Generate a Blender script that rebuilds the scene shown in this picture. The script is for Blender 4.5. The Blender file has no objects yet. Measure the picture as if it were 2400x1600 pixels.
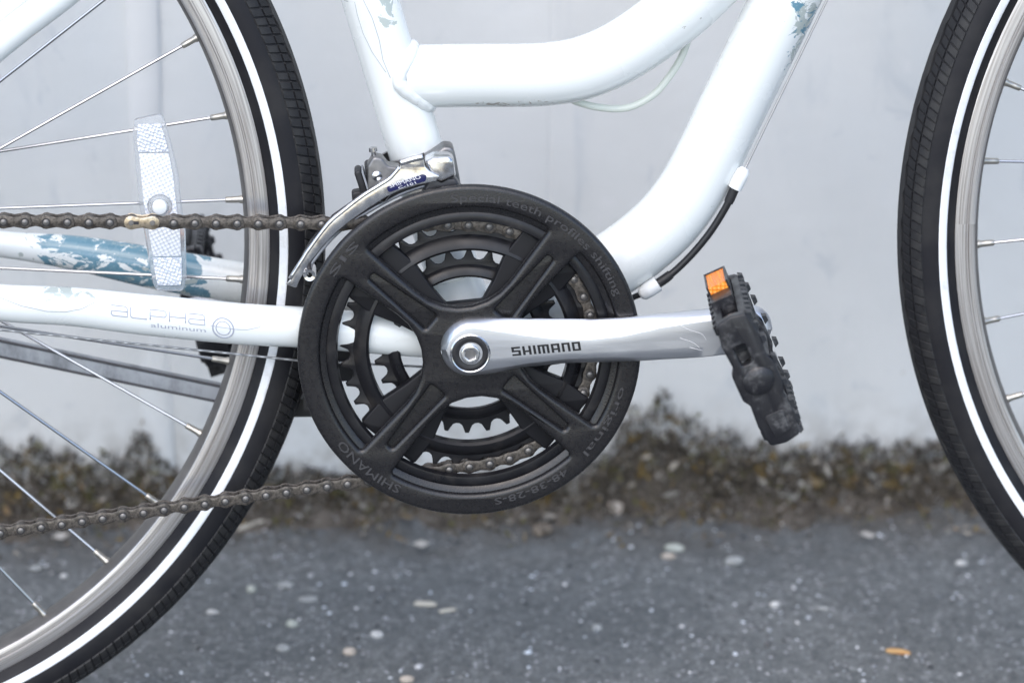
import bpy, bmesh, math, random
from mathutils import Vector, Matrix, Euler
from math import sin, cos, pi, radians, sqrt, atan2, tan
random.seed(7)

# ------------------------------------------------------------------ camera, sky, light
scene = bpy.context.scene
col = scene.collection
LEAN = radians(6.0)            # the bicycle leans on the wall
BBZ = 287.9                    # bottom bracket height, mm
cam_d = bpy.data.cameras.new('camera')
cam = bpy.data.objects.new('camera', cam_d); col.objects.link(cam)
cam_d.sensor_width = 36.0
cam_d.lens = 7693.98 / 2400 * 36
cam_d.clip_start = 0.05; cam_d.clip_end = 800
F_ = Vector((0.05490656, 0.92143604, -0.38463086)); R_ = Vector((0.99838144, -0.05638311, 0.00744679)); U_ = Vector((0.01482494, 0.38441719, 0.92304044))
cam.matrix_world = Matrix((( R_.x, U_.x, -F_.x, -0.08396), (R_.y, U_.y, -F_.y, -1.87188), (R_.z, U_.z, -F_.z, 1.06731), (0, 0, 0, 1)))
cam_d.dof.use_dof = True
cam_d.dof.focus_distance = 1.99
cam_d.dof.aperture_fstop = 5.0
scene.camera = cam

world = bpy.data.worlds.new('World'); scene.world = world; world.use_nodes = True
wn = world.node_tree
for n in list(wn.nodes): wn.nodes.remove(n)
sky = wn.nodes.new('ShaderNodeTexSky'); sky.sky_type = 'NISHITA'; sky.sun_disc = False
SUN_EL, SUN_AZ = radians(52), radians(200)     # azimuth measured from +Y (the wall) clockwise: high behind the camera
sky.sun_elevation = SUN_EL; sky.sun_rotation = SUN_AZ
sky.air_density = 1.0; sky.dust_density = 1.6; sky.ozone_density = 0.0
bg = wn.nodes.new('ShaderNodeBackground'); bg.inputs['Strength'].default_value = 0.14
wo = wn.nodes.new('ShaderNodeOutputWorld')
wn.links.new(sky.outputs[0], bg.inputs[0]); wn.links.new(bg.outputs[0], wo.inputs[0])

sun_d = bpy.data.lights.new('sun', 'SUN'); sun = bpy.data.objects.new('sun', sun_d); col.objects.link(sun)
sun_d.energy = 0.65; sun_d.angle = radians(75); sun_d.color = (1.0, 0.99, 0.95)
sdir = Vector((sin(SUN_AZ) * cos(SUN_EL), cos(SUN_AZ) * cos(SUN_EL), sin(SUN_EL)))
sun.rotation_euler = (-sdir).to_track_quat('-Z', 'Y').to_euler()
vs = scene.view_settings
scene.display_settings.display_device = 'sRGB'
vs.view_transform = 'Standard'; vs.look = 'None'; vs.exposure = 1.2; vs.gamma = 1.0; vs.use_curve_mapping = False
scene.cycles.max_bounces = 6

# ------------------------------------------------------------------ materials
class NT:
    """small helper around a Principled material's node tree"""
    def __init__(s, name, base=(.5, .5, .5), rough=.5, metal=0., spec=.5, coat=0.):
        s.m = bpy.data.materials.new(name); s.m.use_nodes = True
        s.t = s.m.node_tree; s.b = s.t.nodes['Principled BSDF']
        s.b.inputs['Base Color'].default_value = (*base, 1); s.b.inputs['Roughness'].default_value = rough
        s.b.inputs['Metallic'].default_value = metal; s.b.inputs['Specular IOR Level'].default_value = spec
        s.b.inputs['Coat Weight'].default_value = coat; s.b.inputs['Coat Roughness'].default_value = .08
        s._co = None
    def node(s, t, **kw):
        n = s.t.nodes.new(t)
        for k, v in kw.items(): setattr(n, k, v)
        return n
    def put(s, sock, v):
        if v is None: return
        if isinstance(v, bpy.types.NodeSocket): s.t.links.new(v, sock)
        elif isinstance(v, (tuple, list)): sock.default_value = (*v, 1) if len(v) == 3 and len(sock.default_value) == 4 else v
        else: sock.default_value = v
    def co(s):
        if s._co is None: s._co = s.node('ShaderNodeTexCoord').outputs['Object']
        return s._co
    def mapped(s, scale=(1, 1, 1), loc=(0, 0, 0), rot=(0, 0, 0)):
        n = s.node('ShaderNodeMapping'); s.put(n.inputs[0], s.co())
        n.inputs['Scale'].default_value = scale; n.inputs['Location'].default_value = loc; n.inputs['Rotation'].default_value = rot
        return n.outputs[0]
    def noise(s, scale, detail=4, rough=.55, vec=None, dist=0.):
        n = s.node('ShaderNodeTexNoise'); s.put(n.inputs['Vector'], vec or s.co())
        n.inputs['Scale'].default_value = scale; n.inputs['Detail'].default_value = detail; n.inputs['Roughness'].default_value = rough
        n.inputs['Distortion'].default_value = dist
        return n.outputs['Fac']
    def voro(s, scale, feature='F1', out='Distance', vec=None, rnd=1.):
        n = s.node('ShaderNodeTexVoronoi', feature=feature); s.put(n.inputs['Vector'], vec or s.co())
        n.inputs['Scale'].default_value = scale; n.inputs['Randomness'].default_value = rnd
        return n.outputs[out]
    def math(s, op, a, b=None, c=None, clamp=False):
        n = s.node('ShaderNodeMath', operation=op, use_clamp=clamp)
        for i, v in enumerate((a, b, c)):
            if v is not None: s.put(n.inputs[i], v)
        return n.outputs[0]
    def step(s, v, lo, hi, a=0., b=1.):
        n = s.node('ShaderNodeMapRange', interpolation_type='SMOOTHSTEP'); s.put(n.inputs[0], v)
        n.inputs[1].default_value = lo; n.inputs[2].default_value = hi; n.inputs[3].default_value = a; n.inputs[4].default_value = b
        return n.outputs[0]
    def mix(s, f, a, b):
        n = s.node('ShaderNodeMix', data_type='RGBA'); s.put(n.inputs[0], f); s.put(n.inputs[6], a); s.put(n.inputs[7], b)
        return n.outputs[2]
    def xyz(s):
        n = s.node('ShaderNodeSeparateXYZ'); s.put(n.inputs[0], s.co()); return n.outputs
    def bump(s, h, strength=.3, dist=.001, prev=None):
        n = s.node('ShaderNodeBump'); n.inputs['Strength'].default_value = strength; n.inputs['Distance'].default_value = dist
        s.put(n.inputs['Height'], h); s.put(n.inputs['Normal'], prev)
        s.t.links.new(n.outputs[0], s.b.inputs['Normal']); return n.outputs[0]
    def col(s, v): s.put(s.b.inputs['Base Color'], v)
    def rough(s, v): s.put(s.b.inputs['Roughness'], v)
    def geo(s, out): return s.node('ShaderNodeNewGeometry').outputs[out]

WHITE = (.785, .815, .805)
PRIMER = (.42, .47, .45)
TEAL = (.125, .26, .335)
def paint(name, zones=(), dirt=0.0):
    """white gloss paint; zones = boxes (mm, bicycle space) where the paint has flaked: (x0,x1,z0,z1,keep,colour,noise scale)"""
    t = NT(name, WHITE, .22, 0, .5, .6)
    c = t.mix(t.step(t.noise(6, 3), .45, .8, 0, .3), WHITE, (.735, .78, .775))
    x = t.xyz()
    for (x0, x1, z0, z1, keep, colour, sc) in zones:
        n = t.noise(sc, 7, .68, t.mapped((1, 1, 1.5), rot=(0, .5, 0)), 1.2)
        e = .010
        z0m, z1m = (z0 + BBZ) / 1000, (z1 + BBZ) / 1000
        mx = t.math('MULTIPLY', t.step(x[0], x0 / 1000 - e, x0 / 1000 + e), t.step(x[0], x1 / 1000 - e, x1 / 1000 + e, 1, 0))
        mz = t.math('MULTIPLY', t.step(x[2], z0m - e * .6, z0m + e * .6), t.step(x[2], z1m - e * .6, z1m + e * .6, 1, 0))
        m = t.math('MULTIPLY', mx, mz)
        v = t.math('ADD', n, t.math('MULTIPLY', t.math('SUBTRACT', m, 1.), .5))
        f = t.step(v, keep, keep + .012)
        c = t.mix(f, c, colour)
    if dirt:
        g = t.step(t.noise(120, 7, .75, t.mapped((.6, 1, 2.2))), .66, .80, 0, dirt)
        c = t.mix(g, c, (.30, .27, .22))
    nick = t.math('MULTIPLY', t.step(t.noise(210, 4, .6, t.mapped((.7, 1, 1.3), rot=(0, .8, 0))), .70, .72), t.step(t.noise(18, 3), .56, .62))
    c = t.mix(t.math('MULTIPLY', nick, .75), c, (.36, .36, .33))
    t.col(c); t.rough(t.step(t.noise(30), .3, .8, .18, .34))
    t.bump(t.noise(160, 3), .04, .0008)
    return t.m
M = {}
M['paint'] = paint('white_paint', dirt=.25)
M['paint_top'] = paint('white_paint_scuffed', [(2, 58, 136, 150, .52, (.46, .43, .39), 110), (60, 125, 130, 152, .60, (.5, .47, .43), 130)], .3)
M['paint_seat'] = paint('white_paint_chipped_seat', [(-80, -66, 180, 230, .47, PRIMER, 42), (-56, -38, 192, 260, .44, PRIMER, 38)], .15)
M['paint_down'] = paint('white_paint_chipped_down', [(196, 240, 150, 240, .44, PRIMER, 60), (190, 222, 140, 220, .56, TEAL, 95)], .2)
M['paint_cs_right'] = paint('white_paint_chipped_stay', [(-262, -205, 34, 60, .50, PRIMER, 60), (-240, -222, 8, 22, .45, PRIMER, 50)], .2)
M['paint_cs_left'] = paint('white_paint_teal_stay', [(-272, -158, 6, 60, .435, TEAL, 62), (-290, -160, 0, 60, .60, PRIMER, 60)], .15)
M['weld'] = paint('white_paint_weld', dirt=.2)

t = NT('guard_plastic', (.016, .016, .018), .5, 0, .5)
tp = t.math('MULTIPLY', t.step(t.xyz()[2], .30, .39), t.step(t.noise(26, 5), .35, .7))
dust = t.step(t.noise(420, 6, .7), .35, .75)
t.col(t.mix(t.math('MULTIPLY', dust, .16), (.010, .0098, .0112), (.045, .038, .036)))
t.rough(t.step(t.noise(320, 5), .3, .75, .24, .36))
t.bump(t.voro(1100), .10, .0005)
M['guard'] = t.m
t = NT('black_steel', (.018, .018, .02), .34, .0, .4); t.col(t.mix(t.step(t.noise(70, 5), .5, .8, 0, .6), (.007, .007, .009), (.045, .040, .037)))
t.rough(t.step(t.noise(50, 4), .3, .7, .25, .5)); M['ring'] = t.m
t = NT('spider_black', (.006, .006, .008), .5, 0, .3); M['spider'] = t.m
t = NT('letter_black', (.008, .008, .010), .45); M['ink'] = t.m
t = NT('emboss', (.046, .045, .048), .5); M['emboss'] = t.m

t = NT('crank_aluminium', (.70, .71, .73), .27, 1.0)
sc = t.noise(38, 6, .6, t.mapped((.5, 1, 9), rot=(0, .09, 0)))
t.col(t.mix(t.step(sc, .45, .8, 0, .22), (.66, .67, .70), (.56, .57, .60)))
t.rough(t.step(t.noise(90, 5, .6, t.mapped((.4, 1, 3))), .3, .75, .33, .42))
t.bump(t.noise(420, 3, .6, t.mapped((.25, 1, 2.5))), .05, .0004); M['alu'] = t.m
t = NT('polished_steel', (.66, .66, .67), .16, 1.0); t.rough(t.step(t.noise(120, 5), .3, .8, .10, .34))
t.col(t.mix(t.step(t.noise(150, 6, .7), .5, .72, 0, .7), (.66, .66, .67), (.33, .30, .27))); M['chrome'] = t.m
t = NT('dull_steel', (.22, .22, .23), .42, .9); t.col(t.mix(t.noise(200, 5), (.10, .10, .11), (.36, .35, .34))); M['steel'] = t.m
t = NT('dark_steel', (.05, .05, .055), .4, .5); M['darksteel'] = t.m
t = NT('chain_plate', (.20, .175, .15), .42, .85)
t.col(t.mix(t.step(t.noise(330, 5, .7), .35, .7), (.065, .058, .052), (.19, .168, .148))); t.rough(t.step(t.noise(260, 4), .3, .7, .33, .55)); M['chain'] = t.m
t = NT('chain_pin', (.22, .21, .20), .5, .8); M['pin'] = t.m
t = NT('quick_link_brass', (.62, .50, .36), .3, .95); t.col(t.mix(t.step(t.noise(300, 5), .45, .7), (.66, .55, .41), (.34, .27, .19))); M['brass'] = t.m

t = NT('tyre_rubber', (.022, .022, .024), .55, 0, .3)
t.col(t.mix(t.step(t.noise(35, 5), .4, .75, 0, .6), (.009, .009, .012), (.028, .027, .027)))
w = t.node('ShaderNodeTexWave', wave_type='BANDS', bands_direction='DIAGONAL'); w.inputs['Scale'].default_value = 420; w.inputs['Distortion'].default_value = .3; t.put(w.inputs[0], t.co())
t.bump(w.outputs['Fac'], .04, .0003); M['tyre'] = t.m
t = NT('tread_rubber', (.017, .017, .019), .55, 0, .4)
t.col(t.mix(t.step(t.noise(80, 5), .42, .75, 0, .7), (.010, .010, .012), (.036, .035, .034)))
w = t.node('ShaderNodeTexWave', wave_type='BANDS', bands_direction='DIAGONAL'); w.inputs['Scale'].default_value = 300; t.put(w.inputs[0], t.co())
t.bump(w.outputs['Fac'], .22, .0004); M['tread'] = t.m
t = NT('reflective_stripe', (.78, .80, .82), .38); t.col(t.mix(t.step(t.noise(90, 7, .7), .50, .75, 0, .55), (.78, .80, .82), (.50, .50, .49))); M['stripe'] = t.m

t = NT('rim_aluminium', (.52, .50, .49), .38, .9)
geo = t.xyz(); rad = t.math('SQRT', t.math('ADD', t.math('MULTIPLY', geo[0], geo[0]), t.math('MULTIPLY', geo[2], geo[2])))
rc = t.node('ShaderNodeCombineXYZ'); t.put(rc.inputs[0], t.math('MULTIPLY', rad, 900)); t.put(rc.inputs[1], t.math('MULTIPLY', t.math('ARCTAN2', geo[2], geo[0]), 3.)); 
st = t.noise(1.0, 5, .65, rc.outputs[0])
t.col(t.mix(t.step(st, .38, .66), (.68, .66, .65), (.36, .33, .31))); t.rough(t.step(st, .3, .7, .3, .48)); t.bump(st, .1, .0004); M['rim'] = t.m
t = NT('rim_inner', (.16, .15, .15), .5, .7); t.col(t.mix(t.noise(60, 5), (.10, .095, .095), (.22, .21, .20))); M['rim_in'] = t.m
t = NT('spoke_steel', (.46, .46, .47), .26, 1.0); M['spoke'] = t.m
t = NT('nipple_brass', (.50, .47, .42), .35, .95)
w = t.node('ShaderNodeTexWave', wave_type='BANDS', bands_direction='Z'); w.inputs['Scale'].default_value = 2.2; t.put(w.inputs[0], t.co()); t.bump(w.outputs['Fac'], .5, .0006); M['nipple'] = t.m
t = NT('reflector_clear', (.80, .82, .84), .18); t.b.inputs['Transmission Weight'].default_value = .75; t.b.inputs['IOR'].default_value = 1.25; M['clear'] = t.m
t = NT('reflector_prism', (.86, .87, .90), .2, .0)
v1 = t.voro(430, rnd=.12, vec=t.mapped((1, .2, 1), rot=(0, .45, 0)))
t.col(t.mix(t.step(v1, .25, .65), (.86, .87, .90), (.52, .55, .61))); t.bump(v1, .6, .0008); M['prism'] = t.m
t = NT('prism_bright', (.9, .91, .94), .12, .25)
v1 = t.voro(480, rnd=.4, vec=t.mapped((1, .2, 1), rot=(0, -.35, 0)))
t.col(t.mix(t.step(v1, .15, .6), (.97, .97, .98), (.62, .66, .74))); t.bump(v1, .8, .001); M['prism2'] = t.m
t = NT('white_plastic', (.78, .80, .80), .35); M['wplastic'] = t.m
t = NT('black_plastic', (.014, .014, .016), .42); t.rough(t.step(t.noise(90, 4), .3, .7, .35, .6)); M['bplastic'] = t.m
t = NT('pedal_plastic', (.02, .02, .024), .46)
t.col(t.mix(t.step(t.noise(75, 7, .75), .50, .68, 0, .9), (.009, .009, .012), (.095, .095, .098))); t.rough(t.step(t.noise(70, 4), .3, .7, .30, .5)); t.bump(t.noise(400, 4), .15, .0005); M['pedal'] = t.m
t = NT('amber_reflector', (.85, .26, .02), .15); v1 = t.voro(420, rnd=.1); t.col(t.mix(t.step(v1, .1, .6), (1.0, .40, .05), (.85, .22, .015))); t.bump(v1, .7, .001); M['amber'] = t.m
t = NT('cable_housing', (.014, .014, .016), .38); M['housing'] = t.m
t = NT('clear_cable_housing', (.62, .66, .60), .3); M['palecable'] = t.m
t = NT('bare_cable', (.5, .5, .5), .4, .9); w = t.node('ShaderNodeTexWave', wave_type='BANDS', bands_direction='Z'); w.inputs['Scale'].default_value = 300; t.put(w.inputs[0], t.co()); t.bump(w.outputs['Fac'], .4, .0004); M['wire'] = t.m
t = NT('stand_aluminium', (.60, .61, .63), .58, .35); t.col(t.mix(t.step(t.noise(40, 6, .7, t.mapped((1, 1, .5))), .4, .7), (.38, .40, .43), (.17, .18, .195))); M['stand'] = t.m
t = NT('badge_blue', (.012, .014, .075), .3); M['badge'] = t.m
t = NT('badge_white', (.75, .76, .80), .4); M['badgew'] = t.m
t = NT('decal_lilac', (.38, .40, .47), .4); M['decal'] = t.m
t = NT('decal_grey', (.40, .42, .44), .4); M['decalg'] = t.m
t = NT('scratch', (.82, .82, .82), .5); M['scratch'] = t.m

# ------------------------------------------------------------------ mesh helpers (millimetres in, metres out)
def link(o, parent=None):
    col.objects.link(o)
    if parent is not None: o.parent = parent
    return o
def finish(me, mat, angle=40, smooth=True):
    mats = mat if isinstance(mat, (list, tuple)) else [mat]
    for m in mats: me.materials.append(M[m] if isinstance(m, str) else m)
    if smooth:
        me.shade_smooth()
        if angle: me.set_sharp_from_angle(angle=radians(angle))
    return me
def mesh_obj(name, verts, faces, mat, parent=None, angle=40, smooth=True, mi=None):
    me = bpy.data.meshes.new(name); me.from_pydata([tuple(v) for v in verts], [], faces)
    finish(me, mat, angle, smooth)
    if mi: me.polygons.foreach_set('material_index', mi)
    me.update()
    return link(bpy.data.objects.new(name, me), parent)
def b(x, y, z): return Vector((x / 1000, y / 1000, (z + BBZ) / 1000))      # bicycle space
def w0(x, y, z): return Vector((x / 1000, y / 1000, z / 1000))             # part-local space
def empty(name, parent=None, loc=(0, 0, 0)):
    o = bpy.data.objects.new(name, None); o.empty_display_size = .05; o.location = loc
    return link(o, parent)
def catmull(P, n=8):
    P = [Vector(p) for p in P]; out = []
    for i in range(len(P) - 1):
        p0 = P[max(i - 1, 0)]; p1 = P[i]; p2 = P[i + 1]; p3 = P[min(i + 2, len(P) - 1)]
        for k in range(n):
            u = k / n
            out.append(.5 * ((2 * p1) + (p2 - p0) * u + (2 * p0 - 5 * p1 + 4 * p2 - p3) * u * u + (3 * p1 - p0 - 3 * p2 + p3) * u ** 3))
    out.append(P[-1]); return out
def tube_geo(path, rad, seg=20, squash=None, caps=True, closed=False):
    """sweep a circle along path (Vectors, mm). rad: number or list. squash: (a,b) ellipse factors (side, up)"""
    path = [Vector(p) for p in path]; n = len(path)
    rad = rad if isinstance(rad, (list, tuple)) else [rad] * n
    T = []
    for i in range(n):
        a = path[(i - 1) % n] if closed or i > 0 else path[i]; c = path[(i + 1) % n] if closed or i < n - 1 else path[i]
        T.append((c - a).normalized())
    ref = Vector((0, 1, 0))
    if abs(T[0].dot(ref)) > .9: ref = Vector((0, 0, 1))
    u = (ref - T[0] * ref.dot(T[0])).normalized()
    V, Fc = [], []
    sq = squash or (1, 1)
    for i in range(n):
        u = (u - T[i] * u.dot(T[i])).normalized(); v = T[i].cross(u)
        for k in range(seg):
            a = 2 * pi * k / seg
            V.append(path[i] + u * cos(a) * rad[i] * sq[0] + v * sin(a) * rad[i] * sq[1])
    m = n if closed else n - 1
    for i in range(m):
        for k in range(seg):
            a0 = i * seg + k; a1 = i * seg + (k + 1) % seg; j = (i + 1) % n
            Fc.append((a0, a1, j * seg + (k + 1) % seg, j * seg + k))
    if caps and not closed:
        Fc.append(tuple(range(seg - 1, -1, -1))); Fc.append(tuple((n - 1) * seg + k for k in range(seg)))
    return V, Fc
def tube(name, path, rad, mat, parent, seg=20, squash=None, n=0, conv=b, angle=50):
    if n:
        if isinstance(rad, (list, tuple)):
            rp = catmull([(r, 0, 0) for r in rad], n); rad = [p.x for p in rp]
        path = catmull(path, n)
    V, Fc = tube_geo(path, rad, seg, squash)
    return mesh_obj(name, [conv(*p) for p in V], Fc, mat, parent, angle)
def lathe_geo(prof, seg=64, closed=False, a0=0, a1=2 * pi):
    """prof = (radius, y) pairs, spun about the y axis"""
    V, Fc = [], []; n = len(prof)
    for k in range(seg):
        a = 2 * pi * k / seg
        for r, y in prof: V.append((r * cos(a), y, r * sin(a)))
    m = n if closed else n - 1
    for k in range(seg):
        for i in range(m):
            j = (i + 1) % n; k2 = (k + 1) % seg
            Fc.append((k * n + i, k * n + j, k2 * n + j, k2 * n + i))
    return V, Fc
def lathe(name, prof, mat, parent, seg=64, at=(0, 0, 0), conv=b, closed=False, angle=35):
    V, Fc = lathe_geo(prof, seg, closed)
    return mesh_obj(name, [conv(x + at[0], y + at[1], z + at[2]) for x, y, z in V], Fc, mat, parent, angle)
def box_geo(x0, x1, y0, y1, z0, z1):
    V = [(x, y, z) for x in (x0, x1) for y in (y0, y1) for z in (z0, z1)]
    return V, [(0, 1, 3, 2), (4, 6, 7, 5), (0, 4, 5, 1), (2, 3, 7, 6), (0, 2, 6, 4), (1, 5, 7, 3)]
def join(parts):
    V, Fc = [], []
    for v, f in parts:
        o = len(V); V += [tuple(p) for p in v]; Fc += [tuple(i + o for i in q) for q in f]
    return V, Fc
def fillet(poly):
    """poly = [(x, z, r)] closed -> points with rounded corners"""
    out = []; n = len(poly)
    for i in range(n):
        x, z, r = poly[i]; p = Vector((x, z)); a = Vector(poly[i - 1][:2]) - p; c = Vector(poly[(i + 1) % n][:2]) - p
        la, lc = a.length, c.length; a.normalize(); c.normalize()
        ang = math.acos(max(-1, min(1, a.dot(c))))
        if r <= 0 or ang > pi - .02 or ang < .02: out.append((x, z)); continue
        d = r / tan(ang / 2); d = min(d, la * .9, lc * .9) if r > 20 else min(d, la * .49, lc * .49); r2 = d * tan(ang / 2)
        bis = (a + c).normalized(); ctr = p + bis * (r2 / sin(ang / 2))
        s = p + a * d - ctr; e = p + c * d - ctr
        A0, A1 = atan2(s.y, s.x), atan2(e.y, e.x); dA = (A1 - A0 + pi) % (2 * pi) - pi
        k = max(3, int(abs(dA) / .22))
        for j in range(k + 1):
            q = A0 + dA * j / k; out.append((ctr.x + r2 * cos(q), ctr.y + r2 * sin(q)))
    return out
def plate_mesh(name, outlines, y0, y1, mat, bevel=.5, conv=b, angle=35, res=2, ease=None):
    """filled flat plate in the bicycle's plane between depths y0 (near) and y1; outlines[1:] are holes"""
    cu = bpy.data.curves.new('tmp', 'CURVE'); cu.dimensions = '2D'; cu.fill_mode = 'BOTH'
    for pts in outlines:
        s = cu.splines.new('POLY'); s.points.add(len(pts) - 1); s.use_cyclic_u = True
        for p, q in zip(s.points, pts): p.co = (q[0], q[1], 0, 1)
    th = abs(y1 - y0); bevel = min(bevel, th * .49)
    cu.extrude = th / 2 - bevel; cu.bevel_depth = bevel; cu.bevel_resolution = res; cu.offset = -bevel
    o = bpy.data.objects.new('tmp', cu); col.objects.link(o)
    dg = bpy.context.evaluated_depsgraph_get(); me = bpy.data.meshes.new_from_object(o.evaluated_get(dg))
    bpy.data.objects.remove(o); bpy.data.curves.remove(cu)
    yc = (y0 + y1) / 2; me.name = name
    me.materials.clear()
    for v in me.vertices:
        x, z, wv = v.co; y = yc - wv
        if ease: y = ease(x, z, y)
        v.co = conv(x, y, z)
    bm = bmesh.new(); bm.from_mesh(me); bmesh.ops.remove_doubles(bm, verts=bm.verts, dist=1e-6); bm.to_mesh(me); bm.free()
    finish(me, mat, angle); me.update()
    return me
def plate(name, outlines, y0, y1, mat, parent, **kw):
    return link(bpy.data.objects.new(name, plate_mesh(name, outlines, y0, y1, mat, **kw)), parent)
def text_mesh(txt, size=1., extrude=0.):
    cu = bpy.data.curves.new('tmp', 'FONT'); cu.body = txt; cu.size = size; cu.extrude = extrude; cu.resolution_u = 2
    o = bpy.data.objects.new('tmp', cu); col.objects.link(o)
    dg = bpy.context.evaluated_depsgraph_get(); me = bpy.data.meshes.new_from_object(o.evaluated_get(dg))
    bpy.data.objects.remove(o); bpy.data.curves.remove(cu); me.materials.clear(); return me
def circle(r, n=64, cx=0, cz=0): return [(cx + r * cos(2 * pi * i / n), cz + r * sin(2 * pi * i / n)) for i in range(n)]
def tag(o, label=None, cat=None, group=None, kind=None):
    if label: o['label'] = label
    if cat: o['category'] = cat
    if group: o['group'] = group
    if kind: o['kind'] = kind
    return o

# ------------------------------------------------------------------ ground and wall
WALL_Y = .372
t = NT('asphalt', (.09, .095, .10), .9)
n1 = t.noise(9, 6, .6); n2 = t.noise(420, 4, .7); vv = t.voro(260, out='Distance'); vc = t.voro(260, out='Color')
sx = t.node('ShaderNodeSeparateColor'); t.put(sx.inputs[0], vc)
speck = t.math('MULTIPLY', t.math('MULTIPLY', t.step(sx.outputs[0], .80, .88), t.step(t.noise(22, 4), .38, .6, .15, 1)), t.step(vv, .34, .5, 1, 0))
base = t.mix(t.step(n1, .3, .7), (.165, .178, .184), (.235, .247, .250))
base = t.mix(t.step(t.noise(130, 7, .7), .38, .66, 0, .8), base, (.100, .108, .113))
base = t.mix(t.step(t.noise(95, 7, .75), .52, .66, 0, .75), base, (.34, .35, .355))
base = t.mix(t.step(n2, .45, .72), base, (.092, .098, .102))
base = t.mix(t.math('MULTIPLY', speck, .75), base, (.52, .52, .55))
dirtm = t.math('MULTIPLY', t.step(t.xyz()[1], .24, .37), t.step(t.noise(16, 6, .65), .34, .62))
base = t.mix(t.math('MULTIPLY', dirtm, .75), base, (.085, .068, .05))
t.col(base); bb = t.bump(n2, .6, .002); bb = t.bump(vv, .35, .0015, bb); t.bump(t.noise(140, 6, .7), .9, .005, bb); M['asphalt'] = t.m
def hgt(x, y):
    return .0016 * sin(x * 23 + y * 17) + .0012 * sin(x * 61 - y * 43 + 1) - .004
V, Fc = [], []
xs = [-400, -60, -12, -4, -2] + [-1.2 + .05 * i for i in range(53)] + [2.4, 5, 12, 60, 400]
ys = [-400, -60, -14, -5, -2.2, -1.4, -.9] + [-.6 + .04 * i for i in range(24)] + [.40]
for y in ys:
    for x in xs: V.append((x, y, hgt(x, y) if abs(x) < 1.5 and y > -.7 else -.004))
nx = len(xs)
for j in range(len(ys) - 1):
    for i in range(nx - 1): Fc.append((j * nx + i, j * nx + i + 1, (j + 1) * nx + i + 1, (j + 1) * nx + i))
ground = mesh_obj('ground', V, Fc, 'asphalt', None, 0); tag(ground, 'grey asphalt with pale stone specks', kind='structure')

t = NT('wall_paint', (.66, .67, .69), .6, 0, .4)
n1 = t.noise(2.2, 6, .6, t.mapped((1.6, 1, .55))); n2 = t.noise(14, 6, .65, t.mapped((1.4, 1, .5)), .6)
c = t.mix(t.step(n1, .35, .68), (.598, .622, .635), (.655, .662, .660))
c = t.mix(t.step(n2, .56, .74, 0, .55), c, (.45, .49, .53))
n3 = t.noise(30, 7, .7, t.mapped((1, 1, .8)), .8); c = t.mix(t.step(n3, .60, .66, 0, .30), c, (.40, .44, .49)); c = t.mix(t.step(t.noise(11, 6, .7), .60, .66, 0, .45), c, (.70, .70, .71))
spots = t.math('MULTIPLY', t.step(t.noise(48, 5, .7), .67, .72), t.step(t.noise(9, 3), .5, .62))
c = t.mix(t.math('MULTIPLY', spots, .55), c, (.33, .27, .20))
streak = t.math('MULTIPLY', t.step(t.noise(20, 3, .5, t.mapped((3.2, 1, .12))), .60, .72), t.step(t.noise(5, 3), .45, .6))
c = t.mix(t.math('MULTIPLY', streak, .16), c, (.45, .48, .52))
low = t.math('MULTIPLY', t.step(t.xyz()[2], .0, .10, 1, 0), t.step(t.noise(40, 6, .7), .40, .62))
c = t.mix(t.math('MULTIPLY', low, .7), c, (.22, .20, .17))
t.col(c); bb = t.bump(t.noise(7, 5, .6), .35, .005); bb = t.bump(t.noise(75, 5, .6), .25, .002, bb)
crk = t.voro(5.5, 'DISTANCE_TO_EDGE', vec=t.mapped((1.2, 1, .6))); crm = t.math('MULTIPLY', t.step(crk, .0, .012, 1, 0), t.step(t.noise(6, 3), .52, .62))
M['wall'] = t.m
# wall face: gently uneven render with a shallow vertical band and two upright joints
def wall_d(x, z):
    d = .0022 * sin(x * 9 + z * 5) + .0016 * sin(x * 27 - z * 11) + .0008 * sin(z * 41 + x * 63)
    if abs(x - .0765) < .0005: d += .0007
    return d
xs = sorted(set([-60, -12, -4, -2] + [round(-1.3 + .02 * i, 4) for i in range(136)] + [.0725, .0745, .0765, .0785, .0805, -.291, -.288, -.285, 2.4, 5, 14, 60]))
zs = [-.05, 0] + [.02 * i for i in range(1, 60)] + [1.4, 1.9, 2.6]
V, Fc = [], []; nx = len(xs)
for z in zs:
    for x in xs: V.append((x, WALL_Y + (wall_d(x, z) if abs(x) < 1.5 else 0), z))
for j in range(len(zs) - 1):
    for i in range(nx - 1): Fc.append((j * nx + i, j * nx + i + 1, (j + 1) * nx + i + 1, (j + 1) * nx + i))
o0 = len(V)
for (x, z) in ((-60, 2.6), (60, 2.6), (60, -.05), (-60, -.05)): V.append((x, WALL_Y + .18, z))
Fc += [(o0, o0 + 1, o0 + 2, o0 + 3), ((len(zs) - 1) * nx, len(zs) * nx - 1, o0 + 1, o0)]
wall = mesh_obj('wall', V, Fc, 'wall', None, 30)
tag(wall, 'off-white painted concrete wall, cracked and stained, behind the bicycle', 'wall')
t = NT('wall_band_paint', (.66, .65, .65), .6); t.col(t.mix(t.step(t.noise(9, 6, .6, t.mapped((1, 1, .5))), .35, .7), (.67, .68, .685), (.61, .64, .66))); t.bump(t.noise(40, 5), .25, .002); M['band'] = t.m
V, Fc = [], []
pr = [(-.2260, .003), (-.2255, -.0022), (-.2240, -.0036), (-.2120, -.0040), (-.2046, -.0036), (-.2030, -.0022), (-.2025, .003)]
zz = [-.02 + .06 * i for i in range(45)]
for z in zz:
    for (x, d) in pr: V.append((x + .0005 * sin(z * 19) + .0003 * sin(z * 57), WALL_Y + d + .0006 * sin(z * 33 + x * 300), z))
k = len(pr)
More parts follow.
